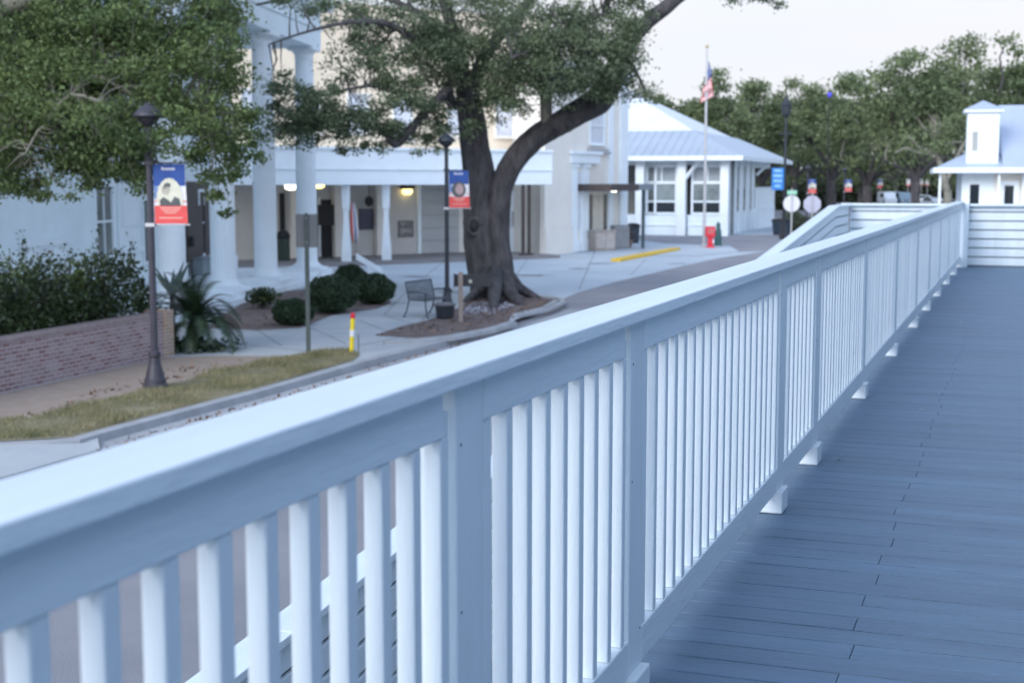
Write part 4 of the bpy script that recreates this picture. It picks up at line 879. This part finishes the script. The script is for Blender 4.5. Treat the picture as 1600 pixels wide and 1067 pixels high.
x,Y=W(1238,284,72)[0],72.; zc=EYE+(284-318)/F*Y+.12
t=thing('round_road_sign','pale round road sign back on a thin pole, small green plate on top','sign',(x,Y,R))
mk(t,'pole',silver,lambda mb:mb.tube([(0,0,0),(0,0,zc+.75)],[.035,.035],8))
mk(t,'disc',mat('pale_sign_back',(.66,.66,.70),.6,.04,3.),lambda mb:mb.prism([(.42*math.cos(k*.1963),.037,zc+.42*math.sin(k*.1963)) for k in range(32)],(0,.01,0)))
mk(t,'street_name_plate',sgreen,lambda mb:mb.box(-.24,.24,-.012,.012,zc+.45,zc+.66),.003)
x,Y=W(1270,284,74)[0],74.; zc=EYE+(284-319)/F*Y+.12
t=thing('octagonal_sign','mauve grey back of an octagonal stop sign beside the round road sign','sign',(x,Y,R)); t.rotation_euler=(0,0,-.15)
mk(t,'pole',silver,lambda mb:mb.tube([(0,0,0),(0,0,zc+.55)],[.035,.035],8)); mk(t,'panel',mauve,lambda mb:mb.prism([(.47*math.cos(k*math.pi/4+math.pi/8),.037,zc+.47*math.sin(k*math.pi/4+math.pi/8)) for k in range(8)],(0,.01,0)))
# blue signal lamp among the trees
x,Y=W(1293,284,86)[0],86.; t=thing('blue_signal_lamp','small glowing blue lamp on a slim dark pole against the dark trees','lamp',(x,Y,R)); zc=EYE+(284-151)/F*Y
mk(t,'pole',dark,lambda mb:mb.tube([(0,0,0),(0,0,zc)],[.05,.03],8)); mk(t,'lamp_glass',purple,lambda mb:mb.ball((0,0,zc+.12),(.13,.13,.15),10,8),smooth=True)
# ---------------------------------------------------------------- distant vehicles
def car(name,lab,px,Y,m,van=False,rz=0):
    x=W(px,284,Y)[0]; t=thing(name,lab,'van' if van else 'car',(x,Y,-.16),rz,'distant vehicles parked under the trees')
    w=.88
    if van: prof=[(-2.4,.35),(-2.45,1.0),(-1.9,1.15),(-1.35,1.95),(2.3,2.0),(2.45,1.2),(2.4,.35)]
    else: prof=[(-2.2,.30),(-2.25,.72),(-1.2,.95),(-.55,1.42),(.9,1.45),(1.7,1.0),(2.2,.92),(2.25,.35)]
    mk(t,'body',m,lambda mb:mb.prism([(-w,y,z) for y,z in prof],(2*w,0,0)),.06)
    wp=[(-1.85,1.17),(-1.37,1.86)] if van else [(-1.12,.99),(-.58,1.36)]
    mk(t,'windscreen',glass,lambda mb:mb.quad((-w+.12,wp[0][0]-.02,wp[0][1]),(w-.12,wp[0][0]-.02,wp[0][1]),(w-.16,wp[1][0]-.02,wp[1][1]),(-w+.16,wp[1][0]-.02,wp[1][1])))
    for sx in (-w-.01,w+.01):
        mk(t,'side_window',glass,lambda mb:mb.quad((sx,-.95 if not van else -1.2,1.02 if not van else 1.25),(sx,1.2,1.02 if not van else 1.25),(sx,.8,1.36 if not van else 1.8),(sx,-.5 if not van else -1.0,1.36 if not van else 1.8)))
        for yy in (-1.4,1.4):
            mb=MB(); mb.lathe([(.33,-.1),(.33,.1)],n=16); o=mb.obj('wheel',tyre,t); o.rotation_euler=(0,math.pi/2,0); o.location=(sx*.93,yy,.33)
    for sx in (-.6,.6): mk(t,'headlight',bwh,lambda mb:mb.box(sx-.14,sx+.14,-2.27 if not van else -2.47,-2.2,.62,.78),.01)
    return t
car('parked_van','white van, leftmost of the distant vehicles',1387,215,carw,True)
car('parked_van','second white van from the left among the distant vehicles',1398,228,carw,True)
car('parked_van','bluish van, third of the distant vehicles from the left',1410,216,carb,True)
car('parked_car','grey car in the middle of the distant vehicles',1430,235,carg,False,.9)
car('parked_car','pale car just right of the middle of the distant vehicles',1447,225,carw,False,1.2)
car('parked_car','bright white car beside the left porch post of the cupola house',1460,190,carw,False,.3)
car('parked_car','grey car hard against the left side of the cupola house',1486,170,carg,False,1.3)
# distant small banners / pale signs on posts
for px,Y,lab in ((1419,230,'leftmost of the row of tiny pale hanging banners above the distant cars'),(1430,232,'second of the row of tiny pale hanging banners above the distant cars'),(1440,234,'third of the row of tiny pale hanging banners above the distant cars'),(1449,236,'last of the row of tiny pale hanging banners above the distant cars'),(1376,200,'single small grey banner on a post left of the distant vans')):
    x=W(px,284,Y)[0]; t=thing('banner_post',lab,'sign',(x,Y,-.16),0,'tiny banner posts far down the road')
    mk(t,'pole',silver,lambda mb:mb.tube([(0,0,0),(0,0,4.1)],[.06,.05],6)); mk(t,'panel',bwh,lambda mb:mb.box(-.32,.32,-.08,-.06,2.9,3.9),.01); mk(t,'lower_stripe',bred,lambda mb:mb.box(-.32,.32,-.085,-.081,2.9,3.1))
# ---------------------------------------------------------------- TREES
def limb(mb,pts,n=12,wob=.12,k=5):
    P,Rr=smoothline([W(a,b,c) if len(q)==4 else q[:3] for q in pts for a,b,c in [q[:3]]],[q[-1] for q in pts],k)
    mb.tube(P,Rr,n,wob); return [p for p in P]
random.seed(5)
oak=thing('oak_tree','big live oak with a massive leaning dark trunk and long right limb, in the middle','tree',(*G(775,463)[:2],0)); ow=tuple(oak.location); YO=ow[1]
mb=MB(); nodes=[]
def TL(*pts,n=12,wob=.12,k=5,keep=True):
    r=limb(mb,[(a,b,YO+c,d) for a,b,c,d in pts],n,wob,k)
    if keep: nodes.extend(r)
TL((768,478,0,.80),(768,462,0,.66),(762,430,.0,.56),(755,380,0,.55),(750,330,.05,.52),(748,280,.1,.47),(742,230,.1,.44),(738,190,0,.40),(733,160,-.1,.36),(726,120,-.2,.32),n=28,wob=.07,k=6,keep=False)
TL((793,476,-.1,.42),(790,455,-.05,.40),(782,420,-.05,.42),(776,370,-.1,.38),(779,320,-.1,.34),(786,285,-.1,.33),(805,250,-.2,.34),(835,217,-.3,.34),(870,195,-.5,.34),(905,175,-.6,.36),(935,158,-.7,.40),(948,140,-.8,.36),(956,118,-.9,.30),(968,88,-1.,.24),(990,58,-1.,.22),(1015,32,-1.1,.21),(1040,12,-1.2,.20),(1075,-14,-1.3,.17),(1130,-40,-1.5,.13),n=22,wob=.09,k=6)
# root flare
for px,py,r in ((728,472,.14),(812,476,.18),(838,466,.13),(770,482,.15)):
    g_=G(px,py); c=G(775,463); mb.tube([(c[0]+(g_[0]-c[0])*.25,c[1]+(g_[1]-c[1])*.25-.1,.75),(c[0]+(g_[0]-c[0])*.55,c[1]+(g_[1]-c[1])*.55,.28),(g_[0],g_[1],.02),(g_[0]+(g_[0]-c[0])*.3,g_[1]+(g_[1]-c[1])*.3,-.15)],[r*1.7,r*1.35,r*.7,r*.3],10,.15)
TL((728,130,-.2,.26),(716,90,-.5,.22),(705,45,-.8,.19),(690,-10,-1.2,.16),(670,-60,-1.5,.12))
TL((736,150,0,.24),(755,95,.8,.20),(790,45,1.6,.16),(830,0,2.,.13),(870,-50,2.4,.1))
TL((730,160,-.2,.2),(705,160,-.8,.17),(700,140,-1.3,.15),(690,150,-1.6,.13),(668,172,-1.8,.12),(640,205,-2.0,.12),(618,226,-2.1,.11),(598,205,-2.2,.07),(570,192,-2.2,.05),(545,190,-2.3,.035))
TL((668,172,-1.8,.09),(630,150,-2.2,.07),(585,135,-2.6,.05),(545,140,-2.8,.035),(500,150,-3,.025))
TL((720,100,-.5,.16),(670,75,-1.4,.12),(610,40,-2.2,.09),(550,35,-2.8,.06),(480,50,-3.2,.035),(420,70,-3.4,.02))
TL((710,60,-.8,.14),(650,20,-.6,.10),(580,-10,-.6,.07),(500,-10,-.6,.05),(400,8,-.6,.03))
TL((745,110,.4,.16),(800,90,.2,.12),(850,60,-.4,.09),(900,40,-1.,.07),(950,20,-1.4,.04))
TL((953,120,-.9,.14),(925,90,-1.8,.10),(890,70,-2.4,.08),(850,75,-2.8,.05),(800,90,-3.2,.03))
TL((965,90,-1.,.12),(985,100,-1.6,.07),(1000,125,-1.9,.04),(1012,150,-2.,.02))
TL((738,170,.1,.14),(790,140,-1.2,.10),(820,120,-2.,.07),(860,125,-2.6,.05))
TL((1075,-14,-1.3,.10),(1110,-14,-1.8,.06),(1160,-12,-2.2,.04),(1205,0,-2.6,.022),(1215,16,-2.7,.01))
tr=mb.obj('trunk',bark,oak,world=ow,smooth=True)
# pale broken limb standing on the right arm
mb2=MB(); 
P_=[W(857,205,YO-.5),W(853,185,YO-.55),W(853,160,YO-.6),W(850,135,YO-.6),W(846,118,YO-.6)]; mb2.tube(P_,[.19,.17,.18,.13,.07],12,.15); mb2.obj('broken_limb',lichen,oak,world=ow,smooth=True)
mb2=MB(); kx=W(741,352,YO-.52); mb2.ball(kx,(.15,.07,.19),14,9,.05); kn=mb2.obj('knot_hollow',dark,oak,world=ow,smooth=True)
mb2=MB(); mb2.tube([(kx[0]+.20*math.cos(a*.628)*1.0,kx[1]+.02,kx[2]-.03+.25*math.sin(a*.628)) for a in range(11)],[.07]*11,8,.12); mb2.obj('knot_lip',bark,oak,world=ow,smooth=True)
nodes=[n_ for n_ in nodes if n_[2]>4.2]
bl=[ # px,py,Y,rx,ry,depth,n,leaves,cr
 (720,40,YO-1,120,60,2.2,60,190,.30),(800,70,YO-1,90,80,2.4,75,200,.30),(870,60,YO-1.5,95,75,2.2,95,200,.30),(935,95,YO-2,60,62,1.6,62,190,.28),
 (960,45,YO-1.5,50,60,1.4,42,180,.27),(860,110,YO-2.6,80,45,1.2,50,190,.27),(800,140,YO-1.8,60,45,1.2,42,190,.26),(670,80,YO-1.5,70,60,1.6,50,170,.28),
 (690,215,YO-1.6,38,26,.8,13,150,.20),(650,190,YO-1.8,60,35,1.,20,150,.22),(610,60,YO-2,70,45,1.4,30,150,.25),(560,20,YO-1.5,80,34,1.4,28,150,.26),(545,95,YO-2.4,60,50,1.2,19,130,.22),(455,8,YO-2,90,20,1.4,14,150,.24),
 (480,170,YO-3,62,46,1.2,38,180,.24),(540,190,YO-2.6,90,30,1.2,40,180,.24),(600,150,YO-2.4,70,34,1.2,22,160,.22),(450,215,YO-3,40,20,.8,14,130,.18),(500,200,YO-2.8,70,30,1.,26,160,.22),(440,160,YO-3,36,46,1.,18,140,.2),(620,180,YO-2.2,80,40,1.2,26,150,.22),(590,100,YO-2.2,80,40,1.2,22,150,.24),(560,228,YO-2.4,60,10,.8,8,110,.16),
 (1000,150,YO-2,26,24,.6,9,110,.18),(985,120,YO-1.6,34,40,.8,12,140,.2),(1205,4,YO-2.6,26,10,.4,6,90,.14),(1160,-10,YO-2.3,50,10,.6,10,110,.18),(1000,20,YO-1.4,30,40,.8,12,150,.22),
 (760,-60,YO,260,50,3,80,150,.35),(1020,-60,YO-1,140,30,2,30,150,.32),(920,150,YO-2,50,16,.6,8,120,.18),(700,120,YO-1.2,60,60,1.5,38,170,.26),(640,235,YO-2,60,8,.6,6,80,.16),(875,170,YO-1.4,26,14,.5,4,60,.16),(745,185,YO-1.,45,22,.5,9,120,.2)]
bl=[(a,b,c,d,e,f,max(3,int(n*.66)),int(k*.8),r*.8) for a,b,c,d,e,f,n,k,r in bl]
cs,P=clumps_in(bl); leaf_mesh('crown',P,.092,leafB,oak,ow)
mb2=MB(); twigs(mb2,cs,nodes,.028,.75,3.); tag(mb2.obj('twigs',bark,oak,world=ow),kind='stuff')
# left tree
lw=(-14.6,26.,0.); lt=thing('oak_tree','leafy live oak hanging into the top left corner over the hedge and first lamp','tree',lw)
mb=MB(); ln=[]
def LL_(pts,n=12,wob=.12):
    P,Rr=smoothline([q[:3] for q in pts],[q[3] for q in pts],5); mb.tube(P,Rr,n,wob); ln.extend(P)
def V(px,py,Y,r): return (*W(px,py,Y),r)
LL_([(lw[0],lw[1],-.1,.62),(lw[0]+.1,lw[1],1.,.46),(lw[0]+.4,lw[1],2.2,.42),(lw[0]+.9,lw[1]-.1,3.2,.38)],20)
LL_([(lw[0]+.8,lw[1]-.1,3.,.32),V(-120,200,26.2,.18),V(-30,175,26.,.10),V(50,120,25.8,.07),V(95,150,25.9,.055),V(150,120,25.9,.045),V(215,150,25.8,.035),V(290,150,25.6,.025),V(340,200,25.4,.012)])
LL_([(lw[0]+.8,lw[1]-.1,3.,.30),V(-100,60,26.5,.20),V(20,10,26.8,.15),V(150,-20,27,.11),V(300,-10,27,.07),V(380,20,27,.03)])
LL_([(lw[0]+.7,lw[1],2.8,.26),V(-140,260,27,.14),V(-40,240,27.4,.10),V(60,210,27.5,.07),V(160,220,27.6,.045),V(260,260,27.4,.02)])
LL_([V(95,150,25.9,.05),V(80,190,25.0,.04),V(60,205,24.7,.03),V(40,240,24.5,.015)],8)
LL_([V(-30,175,26,.06),V(60,190,24.9,.045),V(110,150,24.6,.04),V(160,160,24.4,.02)],8)
mb.obj('trunk',lichen,lt,world=lw,smooth=True)
bl=[(60,40,27.5,130,80,2.,85,230,.26),(40,130,26.5,110,90,2.2,95,230,.25),(170,60,26.8,110,80,2.,85,220,.25),(150,160,25.6,110,80,2.,80,220,.23),(270,50,26.6,80,70,1.6,48,210,.23),
 (60,230,25.6,95,60,1.6,70,210,.22),(180,240,25.2,70,45,1.2,38,190,.20),(290,140,25.6,70,70,1.4,44,200,.22),(330,220,25.2,50,55,1.,28,180,.18),(345,90,26,36,60,1.2,20,170,.2),(335,20,26.6,60,34,1.2,22,170,.22),
 (120,270,25.2,60,25,.8,14,140,.15),(220,285,25,40,20,.6,7,120,.13),(30,290,25.2,50,22,.7,13,140,.15),(340,285,25,40,30,.5,10,100,.13),(375,180,25.2,26,60,.6,12,120,.15),(90,305,25,50,15,.5,6,80,.12),(390,240,25.2,20,40,.5,7,80,.13),(360,330,25,16,20,.3,2,50,.09),
 (165,188,23.0,55,22,.4,7,150,.16),(262,205,23.1,30,34,.4,7,150,.15),(205,225,22.9,26,26,.3,5,130,.14),(-60,150,27,90,150,2.5,120,170,.3),(100,-60,28,260,50,3,90,180,.32),(20,95,28.5,120,110,1.,60,200,.26),(150,110,28.5,110,100,1.,50,200,.26)]
bl=[(a,b,c,d,e,f,max(2,int(n*.8)),int(k*.8),r*.8) for a,b,c,d,e,f,n,k,r in bl]
cs,P=clumps_in(bl); leaf_mesh('crown',P,.08,leafA,lt,lw)
mb2=MB(); twigs(mb2,[c for c in cs if c[1]>24.2],ln,.02,.7,1.6); tag(mb2.obj('twigs',twig,lt,world=lw),kind='stuff')
# far oaks: (px, Y, top py, half width px, label, tone)
def faroak(px,Y,top,hw,lab,bare=0,low=300,dens=1.,name='oak_tree'):
    x=W(px,284,Y)[0]; t=thing(name,lab,'tree',(x,Y,-.16),0,'live oaks far behind the depot and the house')
    ztop=EYE+(284-top)/F*Y; R_=hw/F*Y; zl=EYE+(284-low)/F*Y
    mb=MB(); nd=[]
    fork=max(1.5,ztop*.22)
    P,Rr=smoothline([(0,0,-.2),(.1,0,fork*.5),(0,.1,fork)],[.6,.4,.4],4); mb.tube(P,Rr,12,.1)
    m2=MB()
    for k in range(9):
        a=k*2.4+random.random(); el=random.uniform(.25,1.1); L=R_*random.uniform(.6,1.0); d=(math.cos(a)*math.cos(el),math.sin(a)*math.cos(el),math.sin(el))
        zt_=min(ztop*.9,fork+L*math.sin(el)+1)
        q=[(0,0,fork),(d[0]*L*.35,d[1]*L*.35,fork+(zt_-fork)*.5),(d[0]*L*.7,d[1]*L*.7,fork+(zt_-fork)*.75),(d[0]*L,d[1]*L,zt_)]
        P,Rr=smoothline(q,[.26,.18,.11,.04],4); mb.tube(P,Rr,7,.1); nd+=[p for p in P]
    mb.obj('trunk',bark,t)
    pts=[];cs=[]; n=int(66*dens)
    for k in range(n):
        d=RNG.normal(size=3); d/=np.linalg.norm(d); d[2]=abs(d[2])*1.0 if random.random()<.62 else d[2]*.6
        rr=RNG.uniform(.45,1.)**.5; zc=zl+(ztop-zl)*.45
        c=np.array([d[0]*R_*rr,d[1]*R_*.8*rr,zc+d[2]*(ztop-zc)*rr*(.86+.2*math.sin(d[0]*5+px)) if d[2]>0 else zc+d[2]*(zc-zl)])
        cs.append(c); cr=R_*.10+.22; e=RNG.normal(size=(int(150),3))*[cr,cr,cr*.5]; pts.append(c+e)
    pts=np.concatenate(pts); pts=pts[pts[:,2]>.2]
    leaf_mesh('crown',pts,.31,leafF,t,(0,0,0),.7)
    mb=MB(); twigs(mb,cs,nd,.07,.5,5.); tag(mb.obj('twigs',lichen if bare else bark,t),kind='stuff')
    return t
random.seed(17)
L_=[(1010,165,158,60,'far oak peeping over the white metal roof of the depot'),
 (1075,150,150,52,'far oak directly behind the flagpole and depot roof'),
 (1120,138,108,58,'rounded far oak rising right of the flag'),
 (1190,150,125,60,'far oak behind the tall black lamp post'),
 (1240,170,112,55,'darker far oak with ragged top right of the tall black lamp post'),
 (1300,160,103,62,'far oak with thin ragged top above the tiny road banners'),
 (1355,140,108,70,'broad low far oak left of the tallest one'),
 (1430,125,54,84,'tallest airy far oak standing left of the cupola'),
 (1510,135,48,80,'airy far oak above the cupola'),
 (1580,128,58,66,'far oak at the right edge of the frame above the grey roof'),
 (1480,180,120,110,'dense far oak filling in behind the tallest one'),
 (1220,215,170,130,'low dark oak far behind the blue information sign'),
 (1400,235,175,140,'most distant dark oak behind the tiny banners and vans'),
 (1040,150,145,50,'far oak filling the gap between the white roof peak and the flagpole'),(1150,190,128,75,'far oak in the back row between flagpole and tall black lamp post'),(1270,195,128,75,'far oak in the back row behind the thin topped pair'),(1345,195,132,70,'far oak in the back row left of the tallest one'),
 (1650,140,70,70,'far oak mostly beyond the right edge of the frame')]
for q in L_: faroak(q[0],q[1],q[2],q[3],q[4],bare=1 if q[0] in (1430,1120,1355) else 0,low=296 if q[1]<170 else 316,dens=1.25 if q[3]>100 else 1.)
# bare pale limbs in the big far oak
for px,Y,segs in ((1430,112,[(1475,268,.22),(1462,238,.2),(1440,240,.14),(1415,232,.1),(1398,240,.05)]),(1430,112,[(1462,238,.2),(1480,226,.14),(1500,222,.09),(1512,228,.04)]),(1430,112,[(1445,240,.12),(1428,222,.08),(1418,212,.04)]),(1500,112,[(1545,190,.14),(1520,170,.1),(1490,180,.06),(1478,200,.03)]),(1112,126,[(1150,205,.14),(1158,170,.1),(1140,168,.06),(1128,180,.03)]),(1200,120,[(1250,260,.12),(1255,250,.1),(1240,246,.06),(1228,256,.03)])):
    pass
mb=MB()
for Y,sg in ((110,[(1480,300,.3),(1470,262,.24),(1462,238,.2),(1440,240,.14),(1415,232,.1),(1398,240,.05)]),(110,[(1462,240,.18),(1480,226,.14),(1500,222,.09),(1512,228,.04)]),(110,[(1445,240,.12),(1428,222,.08),(1418,212,.04)]),(110,[(1478,285,.2),(1500,235,.16),(1520,205,.12),(1508,190,.08),(1490,182,.05)])):
    P,Rr=smoothline([W(a,b,Y) for a,b,r in sg],[r for a,b,r in sg],4); mb.tube(P,Rr,8,.1)
bt=thing('bare_limbed_oak','bare pale oak limbs branching in front of the dark trees left of the cupola','tree',(W(1482,300,110)[0],110,-.16)); 
P,Rr=smoothline([(bt.location[0],110,-.2),W(1481,310,110),W(1480,298,110)],[.42,.34,.3],3); mb.tube(P,Rr,10,.1)
mb.obj('trunk',lichen,bt,world=tuple(bt.location),smooth=True)
cs,P=clumps_in([(1440,222,110,45,20,1.5,12,60,.5),(1500,200,110,40,26,1.5,14,60,.5)]); leaf_mesh('crown',P,.3,leafF,bt,tuple(bt.location))
# dark understory behind and a low hedge line
P=[]
for _ in range(26000):
    px=random.uniform(1000,1720); Y=random.uniform(240,262); x=W(px,284,Y)[0]; P.append((x,Y,abs(random.gauss(0,1))*3.2+.1+1.2*math.sin(x*.2)))
P=np.array(P); P=P[P[:,2]>0]; tag(leaf_mesh('far_woodland',P,1.1,leafD,None,(0,0,0),.7),'dark understory of the woodland closing the far end of the road','woodland',kind='stuff')
P=[]
for _ in range(16000):
    px=random.uniform(1000,1300); Y=random.uniform(176,188); x=W(px,284,Y)[0]; P.append((x,Y,abs(random.gauss(0,1))*1.4+.1))
tag(leaf_mesh('far_shrubbery',np.array(P),.6,leafD,None,(0,0,0),.7),'low dark shrubbery under the oaks beyond the depot','shrubbery',kind='stuff')
P=[]
for _ in range(9000):
    px=random.uniform(1225,1300); Y=random.uniform(100,104); x=W(px,284,Y)[0]; P.append((x,Y,random.uniform(0,1)**1.0*(1.2+.3*math.sin(x*2))-.1))
hh=thing('low_hedge','low grey green hedge behind the round and octagonal signs','hedge',(W(1262,284,102)[0],102,-.12)); leaf_mesh('foliage',P,.2,mat('grey_green_leaf',(.10,.12,.075),.7,.2,.5,isl=.3),hh,tuple(hh.location))
# ---------------------------------------------------------------- CAMERA, SKY, SUN
cam=bpy.data.cameras.new('camera'); co=bpy.data.objects.new('camera',cam); C.objects.link(co)
cam.sensor_width=36; cam.lens=36*F/1600; cam.clip_start=.05; cam.clip_end=2000
co.location=(0,0,EYE); co.rotation_euler=(math.pi/2-PITCH,0,0)
cam.dof.use_dof=True; cam.dof.focus_distance=4.6; cam.dof.aperture_fstop=4.8
bpy.context.scene.camera=co
SD=Vector((-.50,-.70,.44)).normalized()   # towards the sun
elev=math.asin(SD.z)
w=bpy.data.worlds.new('World'); bpy.context.scene.world=w; w.use_nodes=True; nt=w.node_tree; N=nt.nodes; Lk=nt.links
bg=N['Background']; sky=N.new('ShaderNodeTexSky'); sky.sky_type='NISHITA'; sky.sun_disc=False; sky.sun_elevation=elev; sky.sun_rotation=math.atan2(SD.x,SD.y); sky.air_density=1.; sky.dust_density=1.; sky.ozone_density=4.
tc=N.new('ShaderNodeTexCoord'); mp=N.new('ShaderNodeMapping'); mp.inputs['Scale'].default_value=(1.2,1.2,4.5); Lk.new(tc.outputs['Generated'],mp.inputs[0])
no=N.new('ShaderNodeTexNoise'); no.inputs['Scale'].default_value=2.2; no.inputs['Detail'].default_value=6; Lk.new(mp.outputs[0],no.inputs[0])
sx=N.new('ShaderNodeSeparateXYZ'); Lk.new(tc.outputs['Generated'],sx.inputs[0])
hr=N.new('ShaderNodeMapRange'); hr.inputs[1].default_value=.12; hr.inputs[2].default_value=.50; hr.inputs[3].default_value=1.; hr.inputs[4].default_value=.4; Lk.new(sx.outputs[2],hr.inputs[0])
cl=N.new('ShaderNodeMapRange'); cl.inputs[1].default_value=.35; cl.inputs[2].default_value=.65; cl.inputs[3].default_value=-.10; cl.inputs[4].default_value=.10; Lk.new(no.outputs[0],cl.inputs[0])
az=N.new('ShaderNodeMapRange'); az.inputs[1].default_value=.42; az.inputs[2].default_value=.80; az.inputs[3].default_value=1.; az.inputs[4].default_value=.5; Lk.new(sx.outputs[0],az.inputs[0])
hm=N.new('ShaderNodeMath'); hm.operation='MULTIPLY'; Lk.new(hr.outputs[0],hm.inputs[0]); Lk.new(az.outputs[0],hm.inputs[1])
ad=N.new('ShaderNodeMath'); ad.use_clamp=True; Lk.new(hm.outputs[0],ad.inputs[0]); Lk.new(cl.outputs[0],ad.inputs[1])
cc=N.new('ShaderNodeMix'); cc.data_type='RGBA'; cc.inputs[6].default_value=(*[q*CLOUD for q in (.80,.84,.95)],1) if 'CLOUD' in globals() else (4.55,4.7,5.1,1); cc.inputs[7].default_value=(5.2,5.2,5.35,1); Lk.new(no.outputs[0],cc.inputs[0])
hc=N.new('ShaderNodeMapRange'); hc.inputs[1].default_value=.10; hc.inputs[2].default_value=.40; Lk.new(sx.outputs[2],hc.inputs[0])
c3=N.new('ShaderNodeMix'); c3.data_type='RGBA'; Lk.new(hc.outputs[0],c3.inputs[0]); Lk.new(cc.outputs[2],c3.inputs[6]); c3.inputs[7].default_value=(5.4,6.5,8.7,1)
gl=N.new('ShaderNodeMapRange'); gl.interpolation_type='SMOOTHSTEP'; gl.inputs[1].default_value=.1; gl.inputs[2].default_value=-.8; gl.inputs[3].default_value=1.; gl.inputs[4].default_value=2.6; Lk.new(sx.outputs[1],gl.inputs[0])
gv=N.new('ShaderNodeVectorMath'); gv.operation='SCALE'; Lk.new(c3.outputs[2],gv.inputs[0]); Lk.new(gl.outputs[0],gv.inputs['Scale'])
mx=N.new('ShaderNodeMix'); mx.data_type='RGBA'; Lk.new(ad.outputs[0],mx.inputs[0]); Lk.new(sky.outputs[0],mx.inputs[6]); Lk.new(gv.outputs[0],mx.inputs[7]); Lk.new(mx.outputs[2],bg.inputs[0]); bg.inputs[1].default_value=.10
sn=bpy.data.lights.new('sun','SUN'); sn.energy=1.0; sn.angle=math.radians(25); sn.color=(1,.95,.90); so=bpy.data.objects.new('sun',sn); C.objects.link(so); so.rotation_euler=SD.to_track_quat('Z','Y').to_euler()
sc=bpy.context.scene; sc.view_settings.view_transform='Standard'; sc.view_settings.look='None'; sc.view_settings.exposure=.93; sc.view_settings.gamma=1
